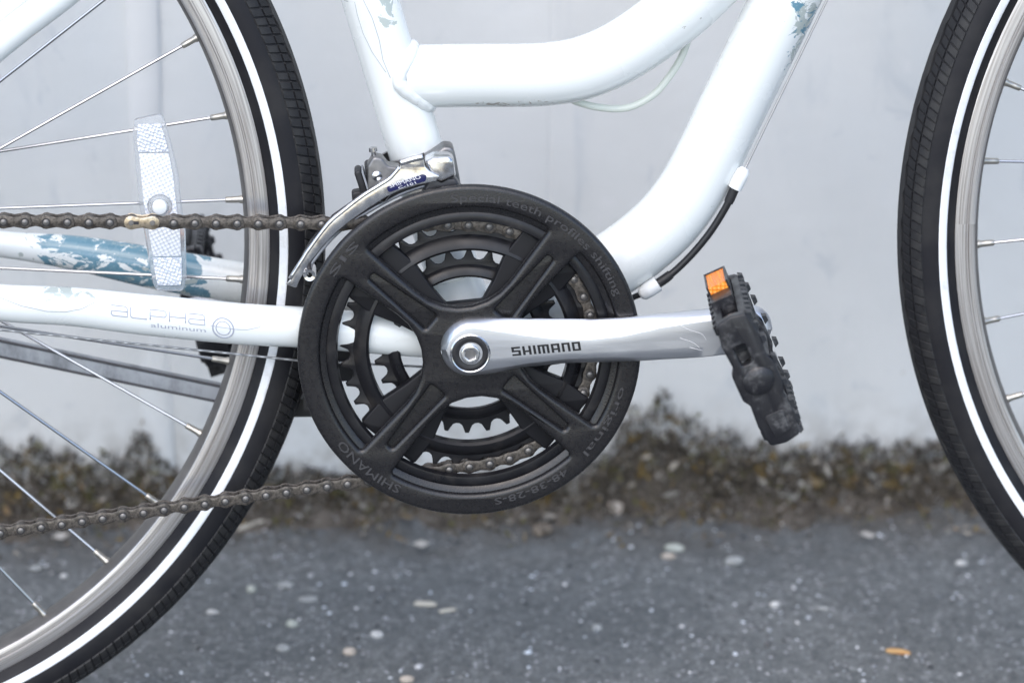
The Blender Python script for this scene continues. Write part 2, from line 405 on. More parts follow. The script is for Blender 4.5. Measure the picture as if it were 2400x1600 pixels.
for j in range(len(zz) - 1):
    for i in range(k - 1): Fc.append((j * k + i, j * k + i + 1, (j + 1) * k + i + 1, (j + 1) * k + i))
mesh_obj('plaster_band', V, Fc, 'band', wall, 45)

# soil and moss along the foot of the wall
PROF = [(-1.2, .05), (-.60, .045), (-.45, .05), (-.331, .054), (-.300, .052), (-.284, .046), (-.259, .039), (-.237, .052), (-.2236, .065), (-.214, .050), (-.2055, .031), (-.174, .026), (-.142, .027), (-.110, .032), (-.078, .024), (-.046, .020), (.0, .020), (.06, .019), (.100, .021), (.112, .030), (.121, .043), (.134, .064), (.1556, .085), (.1687, .081), (.185, .065), (.211, .055), (.244, .047), (.2766, .042), (.3085, .053), (.328, .046), (.354, .053), (.374, .048), (.439, .044), (.6, .05), (.8, .045), (1.3, .05)]
def prof(x):
    for (a, ha), (c, hc) in zip(PROF, PROF[1:]):
        if a <= x <= c: return ha + (hc - ha) * (x - a) / (c - a)
    return .045
PROF = [(a, h * (.86 if a > .22 else 1.0)) for a, h in PROF]
t = NT('soil', (.06, .05, .04), .95)
c = t.mix(t.step(t.noise(38, 6, .7), .35, .65), (.06, .05, .04), (.15, .13, .11)); c = t.mix(t.step(t.noise(24, 5), .55, .7, 0, .7), c, (.13, .085, .03))
t.col(c); bb = t.bump(t.noise(130, 6, .7), 1., .004); M['soil'] = t.m
V, Fc = [], []; xs = [-1.2 + .006 * i for i in range(401)]; ns = 9
rnd = random.Random(3)
for x in xs:
    h = prof(x) * .66 * (1 + .12 * sin(x * 190) + .1 * sin(x * 83 + 2)); g = .030 + .010 * sin(x * 31) + .008 * sin(x * 77 + 1)
    for i in range(ns):
        u = i / (ns - 1)                      # 0 top on the wall .. 1 out on the ground
        if u < .5: z = h * (1 - u * 2) ** 1.0 + .004; y = WALL_Y + .003 - .010 * (u * 2) ** .7
        else: z = .004 - .010 * (u * 2 - 1); y = WALL_Y - .007 - g * (u * 2 - 1)
        V.append((x + rnd.uniform(-.002, .002), y + rnd.uniform(-.0025, .002) * (0 < i), z + rnd.uniform(-.0025, .0025)))
for j in range(len(xs) - 1):
    for i in range(ns - 1): Fc.append((j * ns + i, j * ns + i + 1, (j + 1) * ns + i + 1, (j + 1) * ns + i))
soil = mesh_obj('soil_bank', V, Fc, 'soil', None, 0); tag(soil, 'dark soil packed along the foot of the wall', kind='structure')
t = NT('moss', (.08, .07, .05), .9)
at = t.node('ShaderNodeAttribute', attribute_name='tint'); t.col(at.outputs['Color']); M['moss'] = t.m
V, Fc, tint = [], [], []
PAL = [((.065, .055, .043), 20), ((.135, .115, .092), 34), ((.23, .21, .185), 22), ((.17, .115, .035), 10), ((.12, .11, .045), 12), ((.33, .32, .30), 5)]
pool = [c for c, wgt in PAL for _ in range(wgt)]
def patch(x): return .5 + .5 * sin(x * 26 + 1.3) * sin(x * 61)
for i in range(30000):
    x = rnd.uniform(-.75, .85)
    if abs(x) > .5 and rnd.random() < .5: continue
    h = prof(x)
    if rnd.random() < .82:
        u = rnd.random() ** .85; z = h * u * (1 + .12 * sin(x * 240) * u) + rnd.gauss(0, .002); y = WALL_Y - .002 - rnd.random() * (.005 + .011 * (1 - u))
    else:
        z = rnd.uniform(-.002, .004); y = WALL_Y - .010 - abs(rnd.gauss(0, .024)); u = 0
        if patch(x) < .35 and rnd.random() < .7: continue
    s = rnd.uniform(.0010, .0028); L = s * rnd.uniform(1.2, 3.0)
    d = Vector((rnd.gauss(0, .6), -abs(rnd.gauss(.25, .4)), rnd.gauss(.7, .5))).normalized(); sd = d.cross(Vector((rnd.gauss(0, 1), rnd.gauss(0, 1), rnd.gauss(0, 1)))).normalized()
    p = Vector((x, y, z)); k = len(V)
    V += [p - sd * s * .5, p + sd * s * .5, p + d * L * .6 + sd * s * .45, p + d * L, p + d * L * .6 - sd * s * .45]
    Fc.append((k, k + 1, k + 2, k + 3, k + 4))
    hsh = random.Random(int((x + 2) / .011) * 7919 + int((z + 1) / .010) * 104729 + int((WALL_Y - y) / .016) * 31)
    c = hsh.choice(pool) if rnd.random() < .62 else rnd.choice(pool)
    if u > .8 and rnd.random() < .4: c = (.13, .125, .12)
    f = rnd.uniform(.75, 1.3); tint.append((c[0] * f, c[1] * f, c[2] * f, 1))
for i in range(150):                       # dead leaf scraps and crumbs caught in it
    x = rnd.uniform(-.6, .7); h = prof(x); on = rnd.random() < .5
    p = Vector((x, WALL_Y - rnd.uniform(.008, .016), h * rnd.uniform(.1, .7))) if on else Vector((x, WALL_Y - rnd.uniform(.015, .075), rnd.uniform(0, .003)))
    L = rnd.uniform(.003, .0075); a = rnd.uniform(0, 6.28); d = Vector((cos(a), -.25 * rnd.random(), sin(a) if on else .2 * sin(a))).normalized() * L
    sd = Vector((-sin(a), -.3, cos(a))).normalized() * L * rnd.uniform(.25, .5) if on else Vector((-d.y - .3 * L, d.x + .3 * L, .0008)) * rnd.uniform(.4, .7)
    k = len(V); V += [p - d, p + sd * .8, p + d, p - sd]; Fc.append((k, k + 1, k + 2, k + 3))
    c = rnd.choice([(.30, .27, .23), (.22, .15, .08), (.16, .12, .07), (.42, .40, .37), (.12, .10, .07)]); tint.append((*c, 1))
for i in range(700):                       # fine stems standing above the moss edge
    x = rnd.uniform(-.7, .8); h = prof(x); z = h * rnd.uniform(.75, 1.0); L = rnd.uniform(.006, .016)
    p = Vector((x, WALL_Y - rnd.uniform(.001, .006), z)); d = Vector((rnd.gauss(0, .35), -.1, 1)).normalized() * L; k = len(V)
    V += [p - Vector((.0006, 0, 0)), p + Vector((.0006, 0, 0)), p + d]; Fc.append((k, k + 1, k + 2)); tint.append((.10, .095, .09, 1))
moss = mesh_obj('moss', V, Fc, 'moss', None, 0, smooth=False)
ca = moss.data.color_attributes.new('tint', 'FLOAT_COLOR', 'CORNER')
flat = []
for pgn, c in zip(moss.data.polygons, tint): flat += list(c) * len(pgn.vertices)
ca.data.foreach_set('color', flat)
tag(moss, 'brown and grey moss growing along the foot of the wall', kind='stuff')

# stones: loose chips (uncounted) and the larger pebbles one by one
t = NT('grit_stone', (.4, .4, .42), .75)
at = t.node('ShaderNodeAttribute', attribute_name='tint'); t.col(at.outputs['Color']); M['grit'] = t.m
def blob(rx, ry, rz, seed, n=2, rough=.14):
    bm = bmesh.new(); bmesh.ops.create_icosphere(bm, subdivisions=n, radius=1); r = random.Random(seed)
    ax = [Vector((r.gauss(0, 1), r.gauss(0, 1), r.gauss(0, 1))).normalized() for _ in range(5)]; am = [r.uniform(-rough, rough) for _ in ax]
    for v in bm.verts:
        s = 1 + sum(m * max(0, v.co.dot(a)) for a, m in zip(ax, am)); v.co = Vector((v.co.x * rx * s, v.co.y * ry * s, v.co.z * rz * s))
    V = [v.co.copy() for v in bm.verts]; Fc = [tuple(v.index for v in f.verts) for f in bm.faces]; bm.free(); return V, Fc
proto = [blob(1, r2, r3, 50 + i, 1, .4) for i, (r2, r3) in enumerate(((.7, .45), (.9, .5), (.5, .4), (.8, .3), (.6, .6)))]
V, Fc, tint = [], [], []
for i in range(11000):
    x = rnd.uniform(-.75, .9); y = WALL_Y - .02 - rnd.random() ** .9 * .75
    if -.35 < x < .5 and y > .26 and rnd.random() < .35: continue
    cl_ = .5 + .5 * sin(x * 47 + 3 * sin(y * 39)) * sin(y * 53 + 2 * sin(x * 31)) + .35 * sin(x * 113 + y * 97)
    if rnd.random() > .38 + .8 * cl_: continue
    s = .0008 + .0013 * rnd.random() ** 1.9 + (.0022 * rnd.random() if rnd.random() < .07 else 0)
    pv, pf = rnd.choice(proto); rot = Euler((rnd.gauss(0, .3), rnd.gauss(0, .3), rnd.uniform(0, 6.28))).to_matrix(); k = len(V)
    z = hgt(x, y)
    V += [rot @ (p * s) + Vector((x, y, z + s * .15)) for p in pv]; Fc += [tuple(a + k for a in f) for f in pf]
    g = rnd.choice((.05, .07, .10, .14, .18, .24, .30, .40, .52, .62, .70, .76)); wv = rnd.uniform(-.05, .05)
    tint += [(g * (.97 + wv), g, min(.85, g * (1.06 - wv)), 1)] * len(pf)
grit = mesh_obj('grit', V, Fc, 'grit', None, 0)
ca = grit.data.color_attributes.new('tint', 'FLOAT_COLOR', 'CORNER'); flat = []
for pgn, c in zip(grit.data.polygons, tint): flat += list(c) * len(pgn.vertices)
ca.data.foreach_set('color', flat)
tag(grit, 'small pale stone grit scattered over the asphalt', kind='stuff')

def stone_mat(name, c1, c2):
    t = NT(name, c1, .7); t.col(t.mix(t.step(t.noise(260, 5, .6), .35, .7), c1, c2)); t.bump(t.noise(500, 4), .3, .0008); M[name] = t.m
stone_mat('stone_green', (.36, .38, .34), (.48, .50, .46)); stone_mat('stone_white', (.58, .58, .57), (.42, .42, .42)); stone_mat('stone_grey', (.27, .28, .28), (.38, .39, .39)); stone_mat('stone_warm', (.50, .44, .38), (.38, .33, .28))
PEB = [(166.2, 292, 8.5, 4.6, 3.4, -.2, 'stone_green', 'pale green oval pebble, the upper of a touching pair under the pedal'),
 (160, 278, 6.4, 3.4, 2.6, -.1, 'stone_warm', 'small cream pebble lying against the pale green oval one'),
 (207, 265, 7.6, 5.0, 4.0, .05, 'stone_grey', 'round grey pebble lying alone to the right of the pale green pair'),
 (373, 258, 5.4, 3.0, 2.4, 0, 'stone_white', 'flat white pebble in front of the front tyre'),
 (226, 350, 5.6, 4.2, 3.8, .5, 'stone_white', 'white angular stone at the edge of the moss below the pedal'),
 (129, 357, 7.0, 5.0, 8.0, .3, 'stone_warm', 'pale broken plaster chip standing in the soil right of the chainring'),
 (228.6, 196.7, 4.0, 3.0, 2.6, .3, 'stone_white', 'small white pebble between the grey pebble and the bottom edge'),
 (260.8, 191.4, 6.0, 2.0, 1.7, -.35, 'stone_grey', 'thin long grey stone sliver on the open asphalt'),
 (99.4, 171.4, 4.2, 3.6, 3.6, .1, 'stone_grey', 'rounded grey pebble on the asphalt below the chainring, right of the broken stick'),
 (-74.4, 138.7, 4.8, 3.2, 3.0, .1, 'stone_warm', 'cream pebble near the bottom edge, right of the rear tyre'),
 (-36.4, 96.5, 5.0, 3.2, 2.6, .1, 'stone_warm', 'beige pebble at the very bottom of the picture, below the chainring'),
 (-55.2, 163.8, 5.0, 3.6, 2.4, -.4, 'stone_white', 'bright white stone below the broken stick, left of it'),
 (-103, 221.9, 9.0, 6.0, 1.6, .3, 'stone_grey', 'large flat grey stone half sunk in the asphalt left of the stick'),
 (-143.5, 234.3, 3.6, 3.2, 3.2, 0, 'stone_green', 'small round greenish pebble beside the rear tyre'),
 (-119.8, 240.8, 5.0, 3.6, 2.2, -.3, 'stone_grey', 'grey chip just right of the small round greenish pebble'),
 (-114, 184.3, 5.0, 3.6, 3.4, .1, 'stone_green', 'greenish rounded pebble below the large flat grey stone'),
 (-120.6, 148.2, 5.0, 3.8, 3.4, .2, 'stone_grey', 'dull grey pebble nearest the lower edge beside the rear tyre'),
 (-170, 203.6, 5.2, 2.4, 2.0, -.3, 'stone_white', 'white elongated chip next to the tread of the rear tyre'),
 (-279.7, 269.3, 3.4, 3.0, 2.6, 0, 'stone_white', 'white pebble seen between the spokes below the chain'),
 (-300, 278.4, 4.2, 2.6, 2.0, .4, 'stone_grey', 'grey chip at the far left, seen between the spokes')]
for i, (x, y, rx, ry, rz, a, m, lab) in enumerate(PEB):
    V, Fc = blob(rx / 1000, ry / 1000, rz / 1000, 200 + i, 1 if 'chip' in lab or 'angular' in lab else 2, .7 if 'chip' in lab or 'angular' in lab else .28)
    o = mesh_obj('pebble', V, Fc, m, None, 28 if 'chip' in lab or 'angular' in lab else 0); o.location = (x / 1000, y / 1000, hgt(x / 1000, y / 1000) + rz / 1000 * .38); o.rotation_euler = (0, 0, a)
    tag(o, lab, 'pebble', 'pebbles on the asphalt')
def shard(name, x, y, L, wd, th, rz, mat, lab, cat, bend=.1, grp=None):
    P = [(-L / 2 + L * i / 6, 0, th * .5 + bend * L * (1 - (2 * i / 6 - 1) ** 2) * .3) for i in range(7)]
    r = [wd * .28, wd * .46, wd * .5, wd * .47, wd * .5, wd * .42, wd * .2]
    V, Fc = tube_geo([Vector(p) for p in P], r, 10, (1, th / wd))
    o = mesh_obj(name, [w0(*p) for p in V], Fc, mat, None, 40); o.location = (x / 1000, y / 1000, hgt(x / 1000, y / 1000)); o.rotation_euler = (0, 0, rz)
    return tag(o, lab, cat, grp)
t = NT('wood_chip_tan', (.45, .25, .09), .7); t.col(t.mix(t.step(t.noise(120, 5, .6, t.mapped((.4, 3, 3))), .35, .7), (.58, .38, .17), (.40, .17, .05))); M['wood'] = t.m
t = NT('pale_stick', (.55, .52, .44), .8); t.col(t.mix(t.noise(200, 5, .6, t.mapped((.3, 3, 3))), (.62, .58, .50), (.42, .40, .34))); M['stick'] = t.m
shard('wood_chip', 304, 121, 17, 7, 2.6, -.32, 'wood', 'tan wood chip lying on the asphalt below the front tyre', 'wood chip', .1)
shard('broken_stick', -20, 210, 16, 6.5, 3, -.16, 'stick', 'thick pale piece of a broken stick on the asphalt', 'stick', .05, 'pieces of a broken stick')
shard('broken_stick', -4.5, 203, 13, 4.2, 2, .28, 'stick', 'thin pale splinter lying against the thick stick piece', 'stick', .05, 'pieces of a broken stick')
shard('dry_stalk', -145, 340, 26, 4, 3, .62, 'stick', 'pale dry stalk on the soil behind the rear tyre', 'stick', .15)
t = NT('snail_shell', (.20, .17, .14), .6); t.col(t.mix(t.noise(150, 4), (.26, .22, .18), (.13, .10, .07))); M['shell'] = t.m
sp = []; rr = []
for i in range(46):
    a = i * .38; r = 1.2 + 5.6 * (i / 45) ** 1.2; sp.append((r * cos(a), r * sin(a), 2.4 + 1.6 * (1 - i / 45))); rr.append(.5 + 2.0 * (i / 45))
V, Fc = tube_geo([Vector(p) for p in sp], rr, 10)
o = mesh_obj('snail_shell', [w0(*p) for p in V], Fc, 'shell', None, 0); o.location = (.0715, .322, hgt(.07, .32) + .001); tag(o, 'small brown coiled shell on the soil below the chainring', 'shell')

# ------------------------------------------------------------------ bicycle: root
bike = empty('bicycle'); bike.rotation_euler = (-LEAN, 0, 0); bike.location = (0, 0, -.002)
tag(bike, 'white city bicycle with black chainguard leaning against the wall', 'bicycle')
CZ = 1.2       # height of the crank axis in bicycle space

# ------------------------------------------------------------------ frame tubes
tube('bottom_bracket_shell', [(0, y, CZ) for y in (-36, -34.5, 34.5, 36)], [19.5, 20.5, 20.5, 19.5], 'paint', bike, 32)
st = tube('seat_tube', [(-1, 0, 12), (-32.5, 0, 121.2), (-56.8, 0, 205.5), (-130, 0, 460)], 17.2, 'paint_seat', bike, 32)
tube('seat_post', [(-130, 0, 459), (-165, 0, 580)], 13.6, 'alu', bike, 24)
tube('seat_clamp', [(-127, 0, 450), (-132, 0, 466)], 19.5, 'alu', bike, 24)
tt_path = [(-36, 0, 159.6), (-20, 0, 159.8), (12.5, 0, 159.8), (36, 0, 159.7), (52.6, 0, 160.4), (71.5, 0, 163.6), (93.2, 0, 172.2), (119.3, 0, 189.5), (150, 0, 216), (230, 0, 300), (330, 0, 405), (372, 0, 446)]
top_tube = tube('top_tube', tt_path, 19.4, 'paint_top', bike, 32, n=6)
dt_path = [(18, 0, 6), (56, 0, 19), (94.1, 0, 39.7), (121.1, 0, 61.1), (138.9, 0, 83.3), (152.8, 0, 109.9), (164.5, 0, 135.9), (191.4, 0, 194.2), (250, 0, 322), (300, 0, 420), (340, 0, 470)]
down_tube = tube('down_tube', dt_path, 21.0, 'paint_down', bike, 36, n=6)
tube('head_tube', [(388, 0, 380), (352, 0, 500)], 19, 'paint', bike, 28)
csr = [(-14, -31, 1), (-60, -36, 7), (-102, -41, 12.8), (-140, -44, 16.5), (-197, -47, 24), (-240, -50, 30.5), (-284, -54, 35), (-350, -60, 46), (-432, -66, 60)]
cs_right = tube('chain_stay', csr, [12.6, 12.8, 12.8, 12.9, 12.7, 12.0, 11.3, 9.5, 8], 'paint_cs_right', bike, 28, (.82, 1), n=6)
csl = [(-14, 31, 1), (-60, 36, 6), (-102, 41, 11.5), (-140, 45, 17.5), (-174, 47.5, 23), (-200, 49.5, 27.8), (-246, 53, 36.5), (-291, 58, 41.5), (-350, 61, 49), (-432, 66, 60)]
cs_left = tube('chain_stay', csl, [12.4, 12.8, 13, 13.2, 13.6, 13.4, 11.2, 8.6, 8.2, 8], 'paint_cs_left', bike, 28, (.82, 1), n=6)
cs_left['label'] = 'far chain stay with large flaked teal patch'
for s in (-1, 1):
    tube('seat_stay', [(-432, s * 64, 68), (-330, s * 58, 152), (-272, s * 55, 198), (-215, s * 48, 244), (-150, s * 26, 330), (-118, s * 16, 395)], 9.4, 'paint', bike, 24, n=5)
tube('stay_bridge', [(-97, -30, 12), (-97, 30, 12)], 8.5, 'paint', bike, 20)
# weld bead where the top tube meets the seat tube
ax = Vector((-24.3, 0, 84.3)).normalized(); P0 = Vector((-32.5, 0, 121.2))
bead = []
for k in range(96):
    a = 2 * pi * k / 96; y = 17.4 * cos(a); z = 159.8 + 18.2 * sin(a)
    hx = 17.4 * sqrt(max(0, 1 - (y / 17.9) ** 2))
    cxs = P0.x + (z - P0.z) * ax.x / ax.z
    x = cxs + hx / sqrt(1 - ax.x ** 2) - 1.0
    bead.append(Vector((x, y, z)))
rb = [4.5 + .12 * sin(k * 2 * pi / 4.0) + .2 * sin(k * .41) for k in range(96)]
V, Fc = tube_geo(bead, rb, 10, closed=True)
mesh_obj('weld_bead', [b(*p) for p in V], Fc, 'weld', top_tube, 0)
lathe('weld_bead', [(17.2, -2.5), (19.2, -1.6), (20.0, 0), (19.2, 1.6), (17.2, 2.5)], 'weld', st, 40).matrix_local = Matrix.Translation(b(-9, 0, 36)) @ Matrix.Rotation(-.28, 4, 'Y') @ Matrix.Rotation(pi / 2, 4, 'X') @ Matrix.Translation(-b(0, 0, 0))

def on_stay(x, dz, lift=.15):
    """point on the near face of the drive side chain stay"""
    for p, q, r0, r1 in zip(csr, csr[1:], [12.6, 12.8, 12.8, 12.9, 12.7, 12.0, 11.3, 9.5], [12.8, 12.8, 12.9, 12.7, 12.0, 11.3, 9.5, 8]):
        if q[0] <= x <= p[0]:
            u = (x - p[0]) / (q[0] - p[0]); yc = p[1] + (q[1] - p[1]) * u; zc = p[2] + (q[2] - p[2]) * u; r = r0 + (r1 - r0) * u
            return Vector((x, yc - .82 * sqrt(max(.1, r * r - dz * dz)) - lift, zc + dz))
def stroke(name, lines, mat, parent, r=.28, surf=on_stay):
    parts = []
    for ln in lines:
        pts = []
        for (a, c), (a2, c2) in zip(ln, ln[1:]):
            for k in range(4): pts.append((a + (a2 - a) * k / 4, c + (c2 - c) * k / 4))
        pts.append(ln[-1]); P = [surf(*q) for q in pts]
        parts.append(tube_geo(P, r, 6, (.5, 1)))
    V, Fc = join(parts); return mesh_obj(name, [b(*p) for p in V], Fc, mat, parent, 0)
def letter(ch, x, z, wd, h):
    q = {'a': [[(0, 1), (.85, 1), (1, .86), (1, 0), (.1, 0), (0, .15), (0, .4), (.1, .5), (1, .5)]], 'L': [[(0, 1), (0, .12), (.1, 0), (1, 0)]],
         'P': [[(0, 0), (0, 1), (.88, 1), (1, .85), (1, .5), (.9, .38), (0, .38)]], 'H': [[(0, 0), (0, 1)], [(1, 0), (1, 1)], [(0, .5), (1, .5)]]}[ch]
    return [[(x + u * wd, z + v * h) for u, v in ln] for ln in q]
for i, ch in enumerate('aLPHa'):
    stroke('decal_letter', letter(ch, -216.5 + 11.6 * i, .4 - .05 * i, 9.6, 6.0), 'decal', cs_right, .34)
me = text_mesh('aluminum', 4.6, 0); xs = [v.co.x for v in me.vertices]; k = 33 / (max(xs) - min(xs))
for v in me.vertices: v.co = b(*on_stay(-193 + (v.co.x - min(xs)) * k, -4.6 + v.co.y * .9, .12))
finish(me, 'decal', 0); link(bpy.data.objects.new('decal_lettering', me), cs_right)
stroke('decal_emblem', [[(-149.5 + 6.3 * cos(a * pi / 12), -.8 + 6.3 * sin(a * pi / 12)) for a in range(25)]], 'decal', cs_right, .45)
stroke('decal_emblem_dome', [[(-149.5 + 4.3 * cos(a * pi / 12), -.8 + 4.3 * sin(a * pi / 12)) for a in range(25)]], 'decal', cs_right, .3)
stroke('pinstripe', [[(-157, .2), (-143, -.6), (-135, -.4), (-128, 1.5), (-122, 6)]], 'decal', cs_right, .2)
stroke('pinstripe', [[(-284, 6), (-270, 1.5), (-255, -1), (-243, -.5), (-234, 2.2), (-226, 7)]], 'decalg', cs_right, .22)
def on_seat(s, u, lift=.12):
    c = Vector((-1, 0, 12)).lerp(Vector((-56.8, 0, 205.5)), s); n = Vector((84.3, 0, 24.3)).normalized()
    return c + n * u - Vector((0, sqrt(17.2 ** 2 - u * u) + lift, 0))
stroke('pinstripe', [[(1.03, -8.8), (.99, -9.6), (.93, -9.5), (.87, -7.5), (.80, -3.0)]], 'decalg', st, .2, on_seat)
stroke('pinstripe', [[(1.03, -3.4), (.97, -1.4), (.90, -1.2), (.84, -2.6), (.78, -1.4)]], 'decalg', st, .2, on_seat)

# cable stops, cables
us = tube('cable_stop', [(172.5, -14, 103.0), (171.4, -14, 101.0), (169.2, -14, 96.5), (166.2, -14, 90.2)], [2.4, 4.2, 4.5, 4.4], 'wplastic', bike, 20)
ls = tube('cable_stop', [(108.4, -12, 21.8), (110.2, -12, 23.0), (114.4, -12, 25.8), (119.8, -12, 29.4)], [2.6, 4.6, 5.1, 5.1], 'wplastic', bike, 20)
hp = [(166.2, -14, 90.4), (163.4, -14, 83.4), (159, -13.5, 74.5), (151.5, -13, 62), (142, -12.5, 49.6), (132.5, -12, 39.4), (125.2, -12, 33.2), (119.4, -12, 29.2)]
hs = tube('cable_housing', hp, 2.3, 'housing', bike, 16, n=6)
for q in ([(166.6, -14, 91.2), (163.4, -14, 83.4), (162.4, -14, 81.2)], [(119.0, -12, 28.8), (125.0, -12, 33.0), (127.6, -12, 35.2)]):
    tube('ferrule', q, [3.1, 3.1, 2.9], 'bplastic', hs, 16)
tube('shift_cable', [(172, -14, 102), (186, -14, 132.5), (212, -14, 189.5), (250, -14, 272), (300, -14, 380)], .75, 'wire', bike, 8)
tube('cable_housing', [(109, -12, 22.4), (103, -10, 19), (90, -6, 8), (60, 0, -10), (20, 4, -21)], 1.9, 'housing', bike, 12, n=5)
tube('brake_cable', [(58, 6, 150), (66.5, 8, 142.4), (82.4, 8, 137.4), (100.9, 8, 136.8), (116.7, 8, 144.6), (127.1, 8, 156.6), (134.9, 8, 170), (139.5, 8, 186), (141, 8, 204)], 2.3, 'palecable', bike, 16, n=6)
tube('derailleur_cable', [(-432, -52, 30), (-287, -36, 12.6), (-105, -27, -12.6), (-20, -12, -23)], .8, 'wire', bike, 8)

# kickstand, folded up on the far side
ks = empty('kickstand', bike)
A = Vector((-108, 44, -66.0)); B_ = Vector((-330, 60, -19))
d = B_ - A; L = d.length
dn = d.normalized(); up_ = Vector((-dn.z, 0, dn.x)).normalized(); up_ = -up_ if up_.z < 0 else up_; sd_ = dn.cross(up_)
cs_ = fillet([(-4.5, -5.4, 1.1), (4.5, -5.4, 1.1), (4.5, 5.4, 1.1), (-4.5, 5.4, 1.1)]); nk = len(cs_); V = []; Fc = []
for P_ in (A, B_):
    for (e, f) in cs_: V.append(P_ + sd_ * e + up_ * f)
Fc = [(k, (k + 1) % nk, nk + (k + 1) % nk, nk + k) for k in range(nk)] + [tuple(range(nk - 1, -1, -1)), tuple(nk + k for k in range(nk))]
mesh_obj('kickstand_leg', [b(*p) for p in V], Fc, 'stand', ks, 20)
for f in (-5.2, 5.2):                       # dark bars added as edge outlines: stand-in shade below, groove line above
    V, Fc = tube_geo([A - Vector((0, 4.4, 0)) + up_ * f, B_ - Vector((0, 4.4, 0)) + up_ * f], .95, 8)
    mesh_obj('kickstand_edge_shade', [b(*p) for p in V], Fc, 'darksteel', ks, 30)
V, Fc = join([box_geo(-114, -84, 12, 50, -62, -50), box_geo(-100, -70, -16, 16, -30, 2), box_geo(-102, -84, -12, 30, -49.8, -30.2)])
mesh_obj('kickstand_bracket', [b(*p) for p in V], Fc, 'bplastic', ks, 30)

# ------------------------------------------------------------------ wheels
R0, RHO = 331.0, 19.0
def tp(phi, th, rho):
    r = R0 + rho * cos(phi); return Vector((r * cos(th), -rho * sin(phi), r * sin(th))) / 1000
tyre_prof = [(316.2, -10.5), (317.4, -12.4), (320.5, -15.4)] + [(R0 + RHO * cos(radians(a)), -RHO * sin(radians(a))) for a in range(118, -119, -8)] + [(320.5, 15.4), (317.4, 12.4), (316.2, 10.5)]
V, Fc = lathe_geo(tyre_prof, 192); tyre_me = bpy.data.meshes.new('tyre'); tyre_me.from_pydata([tuple(w0(*p)) for p in V], [], Fc); finish(tyre_me, 'tyre', 0)
sp_ = [(R0 + (RHO + .35) * cos(radians(a)), -(RHO + .35) * sin(radians(a))) for a in (114, 111, 106, 101, 99)]
sp_ = [(R0 + (RHO - .3) * cos(radians(115.5)), -(RHO - .3) * sin(radians(115.5)))] + sp_ + [(R0 + (RHO - .3) * cos(radians(97.5)), -(RHO - .3) * sin(radians(97.5)))]
V, Fc = lathe_geo(sp_, 192); stripe_me = bpy.data.meshes.new('stripe'); stripe_me.from_pydata([tuple(w0(*p)) for p in V], [], Fc); finish(stripe_me, 'stripe', 0)
rp_ = [(316.3, -9.5), (317.2, -11.2), (317.0, -12.3), (315.8, -12.8), (310.3, -12.8), (309.6, -12.0), (308.9, -12.0), (308.2, -12.8), (305.4, -12.9), (304.2, -12.3)]
rim_side = rp_
V1, F1 = lathe_geo(rp_, 192); V2, F2 = lathe_geo([(r, -y) for r, y in reversed(rp_)], 192)
V3, F3 = lathe_geo([(304.2, -12.3), (302.4, -9), (301.2, -4), (301.0, 0), (301.2, 4), (302.4, 9), (304.2, 12.3)], 192)
V, Fc = join([(V1, F1), (V3, F3), (V2, F2)])
rim_me = bpy.data.meshes.new('rim'); rim_me.from_pydata([tuple(w0(*p)) for p in V], [], Fc); finish(rim_me, ['rim', 'rim_in'], 30)
rim_me.polygons.foreach_set('material_index', [0] * len(F1) + [1] * len(F3) + [0] * len(F2))
bm = bmesh.new(); bm.from_mesh(rim_me); bmesh.ops.remove_doubles(bm, verts=bm.verts, dist=1e-6); bm.to_mesh(rim_me); bm.free()
# centre tread: a ring with saw-tooth shoulders
V, Fc = [], []; NS = 480
for i in range(NS):
    th = 2 * pi * i / NS; saw = (i % 4) / 3
    e = radians(17 + 5 * saw)
    for j, (f, rh) in enumerate(((-1.06, RHO - .2), (-1, RHO + 1.2), (-.12, RHO + 1.35), (-.09, RHO + .5), (.09, RHO + .5), (.12, RHO + 1.35), (1, RHO + 1.2), (1.06, RHO - .2))): V.append(tp(e * f, th, rh))
for i in range(NS):
    k = (i + 1) % NS
    for j in range(7): Fc.append((i * 8 + j, i * 8 + j + 1, k * 8 + j + 1, k * 8 + j))
ctr_me = bpy.data.meshes.new('center_tread'); ctr_me.from_pydata([tuple(v) for v in V], [], Fc); finish(ctr_me, 'tread', 30)
# one shoulder block with its little lugs (grooves cut between them)
NB = 120
def block_geo(side=1):
    ph = [24, 25, 42, 43, 45, 46, 65, 67]; ph_h = [0, 1, 1, .25, .25, 1, .85, 0]
    tt = [0, .03, .30, .33, .35, .38, .63, .66, .68, .71, .95, .98]; tt_h = [0, 1, 1, .35, .35, 1, 1, .35, .35, 1, 1, 0]
    V, Fc = [], []
    for i, a in enumerate(ph):
        for j, q in enumerate(tt):
            h = min(ph_h[i], tt_h[j]); sl = (a - 45) / 21 * .16
            V.append(tp(side * radians(a + (1.5 if a < 30 else 0) * (1 if q > .5 else -1)), radians((q - .5 + sl) * 3.0), RHO - .25 + 1.35 * h))
    n = len(tt)
    for i in range(len(ph) - 1):
        for j in range(n - 1):
            f = (i * n + j, i * n + j + 1, (i + 1) * n + j + 1, (i + 1) * n + j); Fc.append(f if side > 0 else f[::-1])
    return V, Fc
V, Fc = block_geo(1); block_me = bpy.data.meshes.new('tread_block'); block_me.from_pydata([tuple(v) for v in V], [], Fc); finish(block_me, 'tread', 25)
Vb, Fb = block_geo(-1); parts = []
for i in range(NB):
    m = Matrix.Rotation(-2 * pi * i / NB, 3, 'Y'); parts.append(([m @ v for v in Vb], Fb))
V, Fc = join(parts); far_me = bpy.data.meshes.new('far_tread'); far_me.from_pydata([tuple(v) for v in V], [], Fc); finish(far_me, 'tread', 25)
